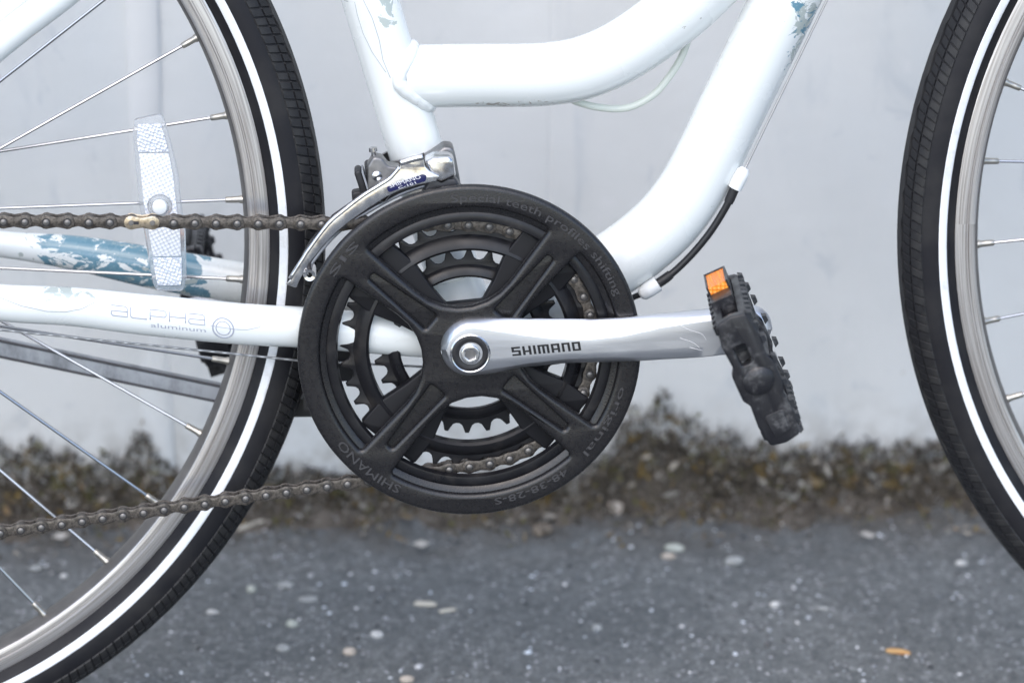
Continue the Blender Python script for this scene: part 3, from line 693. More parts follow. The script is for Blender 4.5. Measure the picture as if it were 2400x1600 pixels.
def cyl_mesh(name, prof, mat, seg=8):
    V, Fc = [], []
    for r, z in prof:
        for k in range(seg): V.append((r * cos(2 * pi * k / seg), r * sin(2 * pi * k / seg), z))
    for i in range(len(prof) - 1):
        for k in range(seg): Fc.append((i * seg + k, i * seg + (k + 1) % seg, (i + 1) * seg + (k + 1) % seg, (i + 1) * seg + k))
    Fc += [tuple(range(seg - 1, -1, -1)), tuple((len(prof) - 1) * seg + k for k in range(seg))]
    me = bpy.data.meshes.new(name); me.from_pydata(V, [], Fc); return finish(me, mat, 40)
spoke_me = cyl_mesh('spoke', [(.00105, 0), (.00105, 1)], 'spoke', 8)
nip_me = cyl_mesh('nipple', [(.0014, 0), (.0019, .0006), (.0020, .004), (.0021, .0085), (.0026, .0095), (.0026, .0125)], 'nipple', 10)
def wheel(name, axle, rim_phase, order):
    wh = empty(name, bike, b(*axle))
    for n, me in (('tyre', tyre_me), ('reflective_stripe', stripe_me), ('rim', rim_me), ('center_tread', ctr_me)): link(bpy.data.objects.new(n, me), wh)
    o = link(bpy.data.objects.new('far_tread', far_me), wh); o['kind'] = 'stuff'
    for i in range(NB):
        o = link(bpy.data.objects.new('tread_block', block_me), wh); o.rotation_euler = (0, -2 * pi * (i + .3) / NB, 0)
    lathe('hub', [(0.1, -50), (7, -50), (9, -36), (26, -35), (27, -33.5), (26, -32), (12, -30), (10, 0), (12, 30), (26, 32), (27, 33.5), (26, 35), (9, 36), (7, 50), (.1, 50)], 'stand', wh, 32, conv=w0)
    for i in range(36):
        th = radians(rim_phase + 10 * i); near, lead = order[i % 4]
        y = -33.5 if near else 33.5; ha = th + (1 if lead > 0 else -1) * radians(62)
        p0 = w0(23.5 * cos(ha), y, 23.5 * sin(ha)); p1 = w0(302 * cos(th), -2.5 if near else 2.5, 302 * sin(th))
        d = p1 - p0; q = d.to_track_quat('Z', 'Y').to_matrix().to_4x4()
        s = link(bpy.data.objects.new('spoke', spoke_me), wh); s.matrix_local = Matrix.Translation(p0) @ q @ Matrix.Diagonal((1, 1, d.length - .010, 1))
        k = link(bpy.data.objects.new('nipple', nip_me), wh); k.matrix_local = Matrix.Translation(p1 - d.normalized() * .0115) @ q
    return wh
ORDER = [(True, -1), (False, 1), (True, 1), (False, -1)]
RAX, FAX = (-437.9, 0, 63.2), (623, 0, 64.0)
rw = wheel('rear_wheel', RAX, 4.0 + 20 - 0, [(True, -1), (False, -1), (True, 1), (False, 1)])
fw = wheel('front_wheel', FAX, 183.0, ORDER)
fw.rotation_euler = (0, 0, -.0128)

# spoke reflector of the rear wheel
def rwl(x, y, z): return w0(x - RAX[0], y - RAX[1], z - RAX[2])
ro = [(-201.6, 138.9, 3), (-202.5, 127.2, 0), (-199.9, 85.5, 0), (-196.5, 60.2, 0), (-193.1, 36.2, 0), (-190.9, 31.2, 4), (-174.2, 30.6, 4), (-172.4, 40, 0), (-172.2, 67.9, 0), (-174.1, 83.7, 0), (-175.7, 105.7, 0), (-179.1, 123.0, 0), (-182.5, 136.3, 0), (-184.6, 142.6, 3)]
cx0 = sum(p[0] for p in ro) / len(ro)
def inset(k, zt, zb, ztop_r=1.2):
    def lim(z, side):
        pts = [(p[2 - 1], p[0]) for p in (ro[0:6] if side < 0 else ro[6:])]; pts.sort()
        for (z0, x0), (z1, x1) in zip(pts, pts[1:]):
            if z0 <= z <= z1: return x0 + (x1 - x0) * (z - z0) / max(1e-6, z1 - z0)
        return pts[0][1] if z < pts[0][0] else pts[-1][1]
    zz = [zb + (zt - zb) * i / 8 for i in range(9)]
    L_ = [(lim(z, -1) + k, z) for z in zz]; R2 = [(lim(z, 1) - k, z) for z in zz]
    return [(x, z) for x, z in reversed(L_)] + [(x, z) for x, z in R2]
plate('wheel_reflector', [fillet(ro)], -20.5, -15.5, 'clear', rw, bevel=1.0, conv=rwl)
plate('reflector_panel', [inset(2.6, 136.5, 119)], -21.6, -20.4, 'prism2', rw, bevel=.4, conv=rwl)
plate('reflector_panel', [inset(3.0, 118.2, 53.5), circle(7.6, 32, -187.3, 85)], -21.4, -20.4, 'prism', rw, bevel=.4, conv=rwl)
plate('reflector_panel', [inset(2.6, 52.7, 35)], -21.6, -20.4, 'prism2', rw, bevel=.4, conv=rwl)
lathe('reflector_collar', [(7.2, -20.5), (7.0, -22), (5.6, -22.2), (5.0, -21.0), (4.6, -20.6)], 'clear', rw, 32, (-187.3, 0, 85), conv=rwl)
lathe('reflector_button', [(4.6, -20.6), (4.6, -23.6), (4.1, -24.4), (2.6, -24.8), (0.01, -24.9)], 'wplastic', rw, 32, (-187.3, 0, 85), conv=rwl)

# fork, rear cassette and derailleur, just outside the picture
fk = empty('fork', bike)
for s in (-1, 1): tube('fork_blade', [(384, s * 34, 372), (420, s * 42, 300), (560, s * 48, 140), (622, s * 52, 66)], [13, 12.5, 10, 8], 'paint', fk, 20, n=5)
tube('fork_crown', [(385, -36, 372), (385, 36, 372)], 14, 'paint', fk, 20)
for k, rr_ in enumerate((46, 42, 38, 34, 30, 26, 22)): lathe('sprocket', [(12, -30 - 4 * k - .9), (rr_, -30 - 4 * k - .9), (rr_, -30 - 4 * k + .9), (12, -30 - 4 * k + .9)], 'steel', rw, 40, conv=w0)
rd = empty('rear_derailleur', bike)
V, Fc = join([tube_geo([Vector((-434, -66, 50)), Vector((-430, -70, 20)), Vector((-436, -66, -30)), Vector((-452, -62, -112))], 7, 12)])
mesh_obj('cage', [b(*p) for p in V], Fc, 'steel', rd)
for (x, z) in ((-430, -38), (-444, -112)): lathe('jockey_wheel', [(3, -56), (20, -55.5), (22, -53.5), (20, -51.5), (3, -51)], 'bplastic', rd, 28, (x, 0, z))

# ------------------------------------------------------------------ crankset
def gear(n, rp, r_in_unused=0, phase=0., rs=4.05, tip=2.1):
    out = []
    for k in range(n):
        a = phase + 2 * pi * k / n; c = Vector((rp * cos(a), rp * sin(a))); e = Vector((-sin(a), cos(a))); rdl = Vector((cos(a), sin(a)))
        for q in (-75, -45, -15, 15, 45, 75): out.append(c - rdl * rs * cos(radians(q)) + e * rs * sin(radians(q)))
        am = a + pi / n; rm = Vector((cos(am), sin(am))); em = Vector((-sin(am), cos(am)))
        out.append(rm * (rp + tip * .5) - em * 1.6); out.append(rm * (rp + tip) - em * 1.15); out.append(rm * (rp + tip) + em * 1.15); out.append(rm * (rp + tip * .5) + em * 1.6)
    return [(p.x, p.y + CZ) for p in out]
CA = radians(5.4)                                       # crank angle
RP = {n: 12.7 / (2 * sin(pi / n)) for n in (28, 38, 48)}
def wedge(r0, r1, half, mid, rnd_=2.5, n=14):
    P = [(r1 * cos(mid + half * (2 * i / n - 1)), CZ + r1 * sin(mid + half * (2 * i / n - 1)), rnd_ if i in (0, n) else 0) for i in range(n + 1)]
    h2 = half * (.78 if r0 < 35 else 1)
    P += [(r0 * cos(mid - h2 * (2 * i / n - 1)), CZ + r0 * sin(mid - h2 * (2 * i / n - 1)), rnd_ if i in (0, n) else 0) for i in range(n + 1)]
    return fillet(P)
TH0 = radians(88.6)
large = plate('chainring', [gear(48, RP[48], phase=.02), circle(80.5, 96, 0, CZ)], -55.2, -53.0, 'ring', bike, bevel=.7)
large['label'] = 'large outer chainring behind the guard'
middle = plate('chainring', [gear(38, RP[38], phase=TH0), circle(61.3, 96, 0, CZ)], -47.2, -44.8, 'ring', bike, bevel=.8); middle['label'] = 'middle chainring carrying the chain'
lathe('inner_flange', [(61.0, -45), (61.4, -50.5), (63, -52), (66, -51.4), (69.5, -48.5), (71, -46.8)], 'ring', middle, 96, (0, 0, CZ))
lathe('inner_flange', [(80.3, -54), (81.5, -57.6), (84.5, -58), (88.5, -56.6), (90, -54.6)], 'ring', large, 96, (0, 0, CZ))
small = plate('chainring', [gear(28, RP[28], phase=.1), circle(42.5, 64, 0, CZ)], -39.4, -37.2, 'ring', bike, bevel=.7); small['label'] = 'small inner chainring'
lathe('inner_flange', [(42.4, -38), (42.2, -41.6), (43.6, -42.6), (47, -42), (49.5, -40), (50, -39)], 'ring', small, 72, (0, 0, CZ))
mids = [CA + pi / 2 * k for k in range(4)]
sp_out = []
for k in range(4):
    am = CA + pi / 4 + pi / 2 * k; hw = radians(15)
    for rr_, hh in ((31, radians(24)), (45, radians(20)), (64, radians(19)), (82, hw)): sp_out.append((rr_ * cos(am - hh), CZ + rr_ * sin(am - hh), 2))
    for rr_, hh in ((82, hw), (64, radians(19)), (45, radians(20)), (31, radians(24))): sp_out.append((rr_ * cos(am + hh), CZ + rr_ * sin(am + hh), 2))
plate('spider', [fillet(sp_out)], -51.6, -43.5, 'spider', bike, bevel=1.2)
tube('crank_axle', [(0, y, CZ) for y in (-60, -30, 30, 66)], [11, 9, 9, 9], 'darksteel', bike, 20)

# chain guard disc with four windows and pockets in its arms
def window(mid):
    n = 22; half = radians(37.6); ro_ = 91.2
    P = [(ro_ * cos(half * (2 * i / n - 1)), ro_ * sin(half * (2 * i / n - 1)), 6.0 if i in (0, n) else 0) for i in range(n + 1)]
    P += [(9.5, 0, 38.0)]
    q = fillet(P); return [(x * cos(mid) - z * sin(mid), CZ + x * sin(mid) + z * cos(mid)) for x, z in q]
def pocket(mid):
    P = [(30.5, -5.4, 1.4), (30.5, 5.4, 1.4), (77, 2.0, 1.4), (77, -2.0, 1.4)]
    q = fillet(P); return [(x * cos(mid) - z * sin(mid), CZ + x * sin(mid) + z * cos(mid)) for x, z in q]
arms = [CA + pi / 4 + pi / 2 * k for k in range(4)]
def dish(x, z, y):
    """arms sink a little below the rim between r = 84 and the hub"""
    r = sqrt(x * x + (z - CZ) ** 2)
    return y + 1.0 * max(0, min(1, (90 - r) / 9)) if y < -59 else y
gm = plate_mesh('chain_guard', [circle(104.8, 144, 0, CZ)] + [window(m) for m in mids] + [pocket(a) for a in arms], -62.2, -55.6, 'guard', bevel=2.9, res=3, angle=50)
guard = link(bpy.data.objects.new('chain_guard', gm), bike)
plate('guard_backing', [circle(92, 96, 0, CZ)] + [window(m) for m in mids], -57.6, -56.0, 'guard', guard, bevel=.3)
lathe('guard_lip', [(91.4, -57.0), (90.2, -55), (87.6, -55.2), (87.4, -57.6), (88.8, -58.6), (91.0, -59.2)], 'guard', guard, 128, (0, 0, CZ))
def arc_text(txt, size, r0, a_start, a_end, name='guard_lettering', up=1):
    me = text_mesh(txt, size, .75); xs = [v.co.x for v in me.vertices]; x0, x1 = min(xs), max(xs)
    for v in me.vertices:
        u = (v.co.x - x0) / (x1 - x0); a = radians(a_start + (a_end - a_start) * u); r = r0 + v.co.y
        v.co = b(r * cos(a), -62.15 - v.co.z, CZ + r * sin(a))
    me.flip_normals() if False else None
    finish(me, 'emboss', 30); return link(bpy.data.objects.new(name, me), guard)
arc_text('Special teeth profiles shifting', 6.8, 95.0, 96.5, 21.5)
arc_text('SHIMANO', 7.6, 94.8, 243.5, 215)
arc_text('original', 6.0, 95.0, -14, -43)
arc_text('48-38-28-S', 6.0, 95.0, -52, -81)
arc_text('SIS', 6.4, 95.2, 149, 134)

# crank arm: stations x, front ridge top/bottom, outline top/bottom
def lerp_tab(tab, x):
    if x <= tab[0][0]: return tab[0][1]
    for (a, va), (c, vc) in zip(tab, tab[1:]):
        if a <= x <= c:
            u = (x - a) / (c - a); u = u * u * (3 - 2 * u) * .35 + u * .65
            return va + (vc - va) * u
    return tab[-1][1]
CR = 1.4          # the arm sits this much higher than its drawn outline
T_top = [(-18, 21.5), (0, 22.2), (20, 22.6), (48, 21.4), (72, 21.0), (92, 22.0), (118, 24.4), (139, 26.6), (169, 29.8), (184, 30)]
T_bot = [(-18, -14), (0, -13.6), (12, -12.6), (33, -8.6), (59, -6.4), (95, -5.6), (129, -3.8), (155, -1.6), (169, 0.4), (184, 1.5)]
T_fu = [(-14, 16.5), (0, 18.4), (20, 15.4), (34, 13.0), (48, 11.2), (60, 10.4), (72, 10.2), (92, 12.4), (105, 15.3), (118, 18.3), (139, 21.4), (169, 25.0), (184, 26)]
T_fl = [(-14, -9.6), (0, -10.8), (15, -8.0), (41, -4.2), (61, -2.2), (88, -1.2), (110, -1.6), (140, -1.2), (169, 3.2), (184, 4)]
T_yf = [(-18, -69.4), (20, -69.8), (60, -71.0), (110, -73.4), (150, -75.5), (184, -76.2)]
def arm_yf(x): return lerp_tab(T_yf, x)
st_x = [-17.6, -17.2, -16.2, -14.6, -12.4, -9.6, -6, -2, 3, 9, 15] + [15 + 5.5 * i for i in range(1, 25)] + [152, 157, 161, 165, 169, 172.5, 175.5, 178.2, 180.4, 182, 183, 183.6]
V, Fc = [], []; ring_n = None
for x in st_x:
    zt, zb, fu, fl = lerp_tab(T_top, x), lerp_tab(T_bot, x), lerp_tab(T_fu, x), lerp_tab(T_fl, x)
    yf = arm_yf(x); yb = -61.5 - max(0, x - 60) * .035; k = 1.; kf = 1.
    if x < 0: k = sqrt(max(.0, 1 - (x / 17.7) ** 2)); kf = sqrt(max(0., 1 - (x / 14.2) ** 2)) if x > -14.2 else 0
    if x > 169: k = sqrt(max(0., 1 - ((x - 169) / 14.7) ** 2)); kf = sqrt(max(0., 1 - ((x - 169) / 11.5) ** 2)) if x < 180.5 else 0
    zc = (zt + zb) / 2; fc = (fu + fl) / 2 * .5 + zc * .5 if (x < 0 or x > 169) else (fu + fl) / 2
    zt, zb = zc + (zt - zc) * k, zc + (zb - zc) * k
    fu, fl = fc + (fu - fc) * kf, fc + (fl - fc) * kf
    if kf <= .0: yf = yf + (abs(x + 14.2) if x < 0 else abs(x - 180.5)) * 1.3
    fu = min(fu, zt - .15); fl = max(fl, zb + .1)
    if fl > fu: fl = fu = (fl + fu) / 2
    ym = yf + (yb - yf) * .62
    # profile: back bottom, mid bottom, lower bevel, face, ridge, upper bevel, mid top, back top
    prof_ = [(yb, zb + (zt - zb) * .10), (yb - .3, zb + .6), (ym, zb), (ym - 1.2, zb + .1)]
    for u in (.3, .65, .92): prof_.append((ym + (yf - ym) * (.25 + .72 * u), zb + (fl - zb) * u))
    prof_ += [(yf - .05, fl + .4), (yf - .12, fl + (fu - fl) * .3), (yf - .16, fl + (fu - fl) * .65), (yf - .10, fu - .7), (yf, fu - .1), (yf + .35, fu + .45)]
    for u in (.25, .5, .75, .93): prof_.append((yf + .35 + (ym - yf) * (u ** 1.5) * .98, fu + .45 + max(0, zt - fu - .45) * (u ** .92)))
    prof_ += [(ym + .6, zt), (yb - .3, zt - .7), (yb, zt - (zt - zb) * .10)]
    ring_n = len(prof_)
    for (y, z) in prof_: V.append(b(x, y, z + CR))
for i in range(len(st_x) - 1):
    for k in range(ring_n): Fc.append((i * ring_n + k, i * ring_n + (k + 1) % ring_n, (i + 1) * ring_n + (k + 1) % ring_n, (i + 1) * ring_n + k))
Fc += [tuple(range(ring_n - 1, -1, -1)), tuple((len(st_x) - 1) * ring_n + k for k in range(ring_n))]
arm = mesh_obj('crank_arm', V, Fc, 'alu', bike, 48)
bm = bmesh.new(); bm.from_mesh(arm.data); bmesh.ops.recalc_face_normals(bm, faces=bm.faces); bm.to_mesh(arm.data); bm.free()
lathe('cap_ring', [(12.6, -69.0), (12.2, -70.1), (11.6, -70.5), (11.0, -70.2), (10.8, -69.7)], 'chrome', arm, 48, (0, 0, CZ + 1.8))
lathe('dust_cap', [(10.9, -69.3), (10.8, -70.0), (10.0, -70.3), (8.6, -70.15), (7.2, -69.75), (6.0, -69.5), (.01, -69.5)], 'bplastic', arm, 48, (0, 0, CZ + 1.8))
hexo = [(3.5 * cos(pi / 3 * i + .35), CZ + 1.8 + 3.5 * sin(pi / 3 * i + .35)) for i in range(6)]
plate('crank_bolt', [circle(5.9, 36, 0, CZ + 1.8), hexo], -72.0, -69.2, 'chrome', arm, bevel=.8)
lathe('bolt_socket', [(.01, -70.2), (3.9, -70.2)], 'steel', arm, 20, (0, 0, CZ + 1.8))
LET = {'S': (5.4, [(0, 5.4, 4.5, 5.6), (0, 1.5, 3.35, 4.5), (0, 5.4, 2.3, 3.35), (3.9, 5.4, 1.1, 2.3), (0, 5.4, 0, 1.1)]), 'H': (5.2, [(0, 1.5, 0, 5.6), (3.7, 5.2, 0, 5.6), (1.5, 3.7, 1.7, 2.8)]), 'I': (1.55, [(0, 1.55, 0, 5.6)]),
       'M': (6.9, [(0, 6.9, 4.5, 5.6), (0, 1.5, 0, 4.5), (2.7, 4.2, 0, 4.5), (5.4, 6.9, 0, 4.5)]), 'A': (5.2, [(0, 5.2, 4.5, 5.6), (0, 1.5, 0, 4.5), (3.7, 5.2, 0, 4.5), (1.5, 3.7, 1.6, 2.6)]),
       'N': (5.0, [(0, 5.0, 4.5, 5.6), (0, 1.5, 0, 4.5), (3.5, 5.0, 0, 4.5)]), 'O': (5.1, [(0, 5.1, 4.5, 5.6), (0, 1.5, 1.1, 4.5), (3.6, 5.1, 1.1, 4.5), (0, 5.1, 0, 1.1)])}
xcur = 0; tot = sum(LET[c][0] for c in 'SHIMANO') + 6 * 1.25; ta = radians(4.6)
for c in 'SHIMANO':
    wd, bx = LET[c]; parts = []
    for (x0, x1, z0, z1) in bx:
        Vq, Fq = box_geo(x0, x1, 0, 1, z0, z1); W = []
        for (x, y, z) in Vq:
            u = (xcur + x - tot / 2 - (z - 2.8) * .10); wz = z - 2.8
            X = 46.0 + u * cos(ta) - wz * sin(ta); Z = 4.3 + u * sin(ta) + wz * cos(ta)
            W.append(b(X, arm_yf(X) - .32 + y * .4, Z + CR))
        parts.append((W, Fq))
    Vq, Fq = join(parts); o = mesh_obj('crank_lettering', Vq, Fq, 'ink', arm, 0, smooth=False); xcur += wd + 1.25
for ln in ([(126, 19.5), (133, 16), (140, 13.6), (143, 9.6)], [(127, 11.0), (135, 8.0), (139, 4.6)], [(133, 5), (141, 3.0)]):
    P = [Vector((x, arm_yf(x) - .22, z + CR)) for x, z in ln]; V, Fc = tube_geo(catmull(P, 5), .16, 5); mesh_obj('scratch', [b(*p) for p in V], Fc, 'scratch', arm, 0)

# far crank arm
fa = tube('crank_arm', [(-0, 66, CZ), (-20, 68, -1), (-60, 70, -4.5), (-120, 75, -9.5), (-168, 79, -13.6), (-182, 80, -14.8)], [16, 15, 12.5, 12, 13.5, 8], 'alu', bike, 24, (.5, 1), n=5)
fa['label'] = 'far side crank arm'

# ------------------------------------------------------------------ pedals
def pedal(root_xyz, ud, wd, side, skew=0.):
    """platform pedal; u runs along the platform, w through its thickness, v outward from the crank"""
    p = empty('pedal', bike); O = Vector(root_xyz); u = Vector(ud).normalized(); w = Vector(wd).normalized(); v = Vector((skew, side, 0))
    def cv(a, c, e): return b(*(O + u * (a * .89) + v * c + w * e))
    def put(name, geo, mat, angle=35, parent=p):
        V, Fc = geo; o = mesh_obj(name, [cv(*q) for q in V], Fc, mat, parent, angle)
        bm = bmesh.new(); bm.from_mesh(o.data); bmesh.ops.recalc_face_normals(bm, faces=bm.faces); bm.to_mesh(o.data); bm.free(); return o
    def slab(outline, v0, v1, holes=(), bev=1.2):
        me = plate_mesh('s', [outline] + list(holes), 0, abs(v1 - v0), 'pedal', bevel=bev, conv=lambda x, y, z: Vector((x, y, z)), angle=35)
        V = [(q.co.x, v0 + (v1 - v0) * (q.co.y / abs(v1 - v0)), q.co.z) for q in me.vertices]; Fc = [tuple(f.vertices) for f in me.polygons]; bpy.data.meshes.remove(me); return V, Fc
    endo = fillet([(-45, -9.5, 3), (-30, -11.5, 3), (-14, -10.5, 4), (-9, -13.2, 4), (9, -13.2, 4), (14, -10.5, 4), (30, -11.5, 3), (45, -9.5, 3), (47, 0, 3), (45, 9.5, 3), (30, 11.5, 3), (14, 10.5, 4), (9, 12.5, 4), (-9, 12.5, 4), (-14, 10.5, 4), (-30, 11.5, 3), (-45, 9.5, 3), (-47, 0, 3)])
    slot = fillet([(-27, -5.5, 2), (-13, -5.5, 2), (-13, 1.5, 2), (-27, 1.5, 2)])
    put('outer_plate', slab(endo, 97, 105, [slot]), 'pedal')
    put('inner_plate', slab([(x, z * .94) for x, z in endo], 18, 25), 'pedal')
    put('axle_barrel', tube_geo([Vector((0, c, 0)) for c in (2, 12, 14, 30, 60, 95, 103)], [7.5, 7.5, 9.5, 10.5, 9.5, 10.5, 10.5], 24), 'pedal')
    put('axle_cap', tube_geo([Vector((0, c, 0)) for c in (102, 106.2, 107.4, 107.8)], [9.6, 9.4, 7.5, 2.0], 24), 'pedal')
    put('axle', tube_geo([Vector((0, c, 0)) for c in (-12, 6)], 6.5, 16), 'chrome')
    for s in (-1, 1):                       # front and rear rails with their gripping teeth on both faces
        put('rail', join([box_geo(s * 34, s * 45, 24, 98, -9.2, -5.0), box_geo(s * 34, s * 45, 24, 98, 5.0, 9.2), box_geo(s * 33, s * 35.5, 24, 98, -5.2, 5.2)]), 'pedal')
        put('cross_bar', box_geo(s * 14, s * 20, 24, 98, -8.0, 8.0), 'pedal')
        for k in range(8):
            v0 = 24.5 + k * 9.6
            for sw in (-1, 1):
                a0, a1 = (s * 35, s * 44); q = 9.0 * sw
                V = [(a0, v0, q), (a1, v0, q), (a1, v0 + 6.2, q), (a0, v0 + 6.2, q), (a0 + s * 1.6, v0 + 1.4, q + sw * 3.0), (a1 - s * 1.6, v0 + 1.4, q + sw * 3.0), (a1 - s * 1.6, v0 + 4.8, q + sw * 3.0), (a0 + s * 1.6, v0 + 4.8, q + sw * 3.0)]
                put('grip_tooth', (V, [(0, 3, 2, 1), (4, 5, 6, 7), (0, 1, 5, 4), (1, 2, 6, 5), (2, 3, 7, 6), (3, 0, 4, 7)]), 'pedal')
        for a in (s * 42, s * 34, s * 24, s * 9):
            for sw in (1,):
                q = (9.4 if abs(a) > 36 else 10.6 if abs(a) > 30 else 11.2 if abs(a) > 20 else 12.4) * sw
                for v0 in (97.5, 17.5):
                    V = [(a - 3.2, v0, q), (a + 3.2, v0, q), (a + 3.2, v0 + 7, q), (a - 3.2, v0 + 7, q), (a - 1.8, v0 + 1, q + sw * 2.6), (a + 1.8, v0 + 1, q + sw * 2.6), (a + 1.8, v0 + 6, q + sw * 2.6), (a - 1.8, v0 + 6, q + sw * 2.6)]
                    put('grip_tooth', (V, [(0, 3, 2, 1), (4, 5, 6, 7), (0, 1, 5, 4), (1, 2, 6, 5), (2, 3, 7, 6), (3, 0, 4, 7)]), 'pedal')
        put('reflector_housing', join([box_geo(s * 44.5, s * 55.4, 26, 55, -8.9, -7.9), box_geo(s * 44.5, s * 55.4, 26, 55, 3.3, 4.5), box_geo(s * 44.5, s * 55.4, 24.8, 26, -8.9, 4.5), box_geo(s * 36, s * 50, 55, 72, -8.9, 4.5)]), 'pedal')
        put('pedal_reflector', join([box_geo(s * 45, s * 54.6, 26.2, 54.8, -7.8, 3.2)]), 'amber')
    # worn panel on the outer plate
    put('plate_inset', slab(fillet([(24, -6, 2), (40, -5, 2), (40, 5, 2), (24, 6, 2)]), 104.6, 105.8, bev=.5), 'pedal')
    return p
pedal((167.6, -76, 18.0), (.415, 0, -.91), (.91, 0, .415), -1, skew=-.062)
pl = pedal((-169, 80, -13.8), (.28, 0, -.96), (.96, 0, .28), 1)
pl['label'] = 'far side pedal behind the rear wheel'

# ------------------------------------------------------------------ chain
chain = empty('chain', bike)
def oval(r, wst, n=10):
    P = []
    for k in range(n + 1):
        a = pi / 2 - pi * k / n * 1.0; P.append((12.7 + r * cos(a), r * sin(a)))
    P = [(12.7 + r * cos(a), r * sin(a)) for a in [radians(118 - 236 * k / n) for k in range(n + 1)]]
    P += [(6.35, -wst)]
    P += [(r * cos(a), r * sin(a)) for a in [radians(-62 - 236 * k / n) for k in range(n + 1)]]
    P += [(6.35, wst)]
    return P[::-1]
def chain_mesh(name, kind):
    raw = lambda x, y, z: Vector((x, y, z))
    y0 = 3.5 if kind != 'inner' else 2.35; parts, mi = [], []
    for s in (-1, 1):
        holes = [[(8.6 + .3 * 0 + x, z) for x, z in [(1.9 * cos(a) * 1.5 - 7.0 + 2.2, 1.9 * sin(a)) for a in [radians(45 * k) for k in range(8)]]]] if (kind == 'quick' and s == -1) else []
        me = plate_mesh('q', [oval(4.3 if kind != 'inner' else 4.15, 3.0 if kind != 'inner' else 2.7)], s * y0 - .5, s * y0 + .5, 'chain', bevel=.22, conv=raw, res=1)
        parts.append(([v.co.copy() for v in me.vertices], [tuple(f.vertices) for f in me.polygons])); mi += [0] * len(me.polygons); bpy.data.meshes.remove(me)
    for x in (0, 12.7):
        if kind == 'inner': prf = [(2.6, -2.4), (4.0, -1.9), (4.0, 1.9), (2.6, 2.4)]
        elif kind == 'quick' : prf = [(.1, -4.35), (1.5, -4.3), (1.75, -4.0), (1.75, 4.0), (.1, 4.3)]
        else: prf = [(.1, -4.75), (1.1, -4.65), (1.75, -4.25), (1.8, 4.25), (.1, 4.6)]
        v, f = lathe_geo(prf, 12); parts.append(([(p[0] + x, p[1], p[2]) for p in v], f)); mi += [1 if kind != 'inner' else 0] * len(f)
        if kind == 'outer':
            v, f = lathe_geo([(2.0, -4.02), (2.05, -4.2), (2.5, -4.2), (2.6, -4.02)], 14); parts.append(([(p[0] + x, p[1], p[2]) for p in v], f)); mi += [2] * len(f)
    if kind == 'quick':
        v, f = box_geo(1.4, 4.6, -4.06, -3.9, -1.0, 1.0); parts.append((v, f)); mi += [2] * len(f)
    V, Fc = join(parts)
    me = bpy.data.meshes.new(name); me.from_pydata([tuple(w0(*p)) for p in V], [], Fc); finish(me, ['brass' if kind == 'quick' else 'chain', 'pin', 'darksteel'], 40)
    me.polygons.foreach_set('material_index', mi); me.update(); return me
CM = {k: chain_mesh(k + '_link', k) for k in ('outer', 'inner', 'quick')}
# path: lower run from the rear, round the front of the middle ring, upper run to the rear
rc_ = 76.85; a_lo, a_hi = radians(-82.8), radians(88.6)
up_dir = Vector((-cos(radians(1.4)), sin(radians(1.4)))); lo_dir = Vector((-cos(radians(7.2)), -sin(radians(7.2))))
up0 = Vector((rc_ * cos(a_hi), CZ + rc_ * sin(a_hi))); lo0 = Vector((rc_ * cos(a_lo), CZ + rc_ * sin(a_lo)))
def path(s):                     # s = 0 at the upper tangent point, positive to the rear, negative round the ring
    if s >= 0: p = up0 + up_dir * s; return p, -46 - 6 * min(1, s / 440)
    arc = rc_ * (a_hi - a_lo)
    if -s <= arc: a = a_hi + s / rc_; return Vector((rc_ * cos(a), CZ + rc_ * sin(a))), -46
    q = -s - arc; p = lo0 + lo_dir * q; return p, -46 - 6 * min(1, q / 440)
s_first = up0.x + 279.4          # a pin of the photographed row
k0 = s_first / up_dir.length
s0 = s_first % 12.7
i_q = round((s_first - s0) / 12.7) - 7      # quick link spans pins 6-7 of that row
pins = []
i = int(434 / 12.7)
while True:
    s = s0 + 12.7 * i
    p, y = path(s)
    if s < 0 and p.x < -440: break
    pins.append((i, p, y)); i -= 1
for (ia, pa, ya), (ib, pb, yb) in zip(pins, pins[1:]):
    kind = 'quick' if ib == i_q else ('outer' if (ib - i_q) % 2 == 0 else 'inner')
    o = bpy.data.objects.new({'outer': 'outer_link', 'inner': 'inner_link', 'quick': 'quick_link'}[kind], CM[kind])
    if kind == 'quick': o['label'] = 'brass coloured quick link'
    link(o, chain)
    d = pb - pa
    o.matrix_local = Matrix.Translation(b(pa.x, ya, pa.y)) @ Matrix.Rotation(-atan2(d.y, d.x), 4, 'Y') @ Matrix.Rotation(atan2(yb - ya, d.length), 4, 'Z')

# ------------------------------------------------------------------ front derailleur
fd = empty('front_derailleur', bike)
up_e = [(-110.9, 44.9, 0), (-108.3, 47.8, 0), (-99.3, 61.8, 0), (-96.9, 65.6, 0), (-84.9, 81.5, 0), (-75.1, 90.1, 0), (-63.7, 98.9, 0), (-54.4, 104.8, 0), (-48.0, 108.9, 2), (-44.4, 112.6, 2), (-41.6, 116, 2), (-40.6, 120.4, 2), (-27.6, 123.6, 1.5), (-26.4, 117.1, 2), (-23.5, 114.0, 3), (-17.3, 110.9, 1)]
lo_e = [(-19.6, 107.9, 1), (-31.7, 105.3, 0), (-40.7, 102.8, 0), (-49.9, 98.5, 0), (-61.5, 91.0, 0), (-72.8, 83.0, 0), (-79.6, 77.4, 0), (-86.8, 70.0, 0), (-97.3, 57.2, 0), (-103.2, 46.2, 0), (-104.6, 42.6, 1)]
plate('cage_plate', [fillet(up_e + lo_e)], -58.2, -56.4, 'chrome', fd, bevel=.5)
fl = [Vector((x, -57.0, z + .3)) for x, z, r in up_e[1:11]]
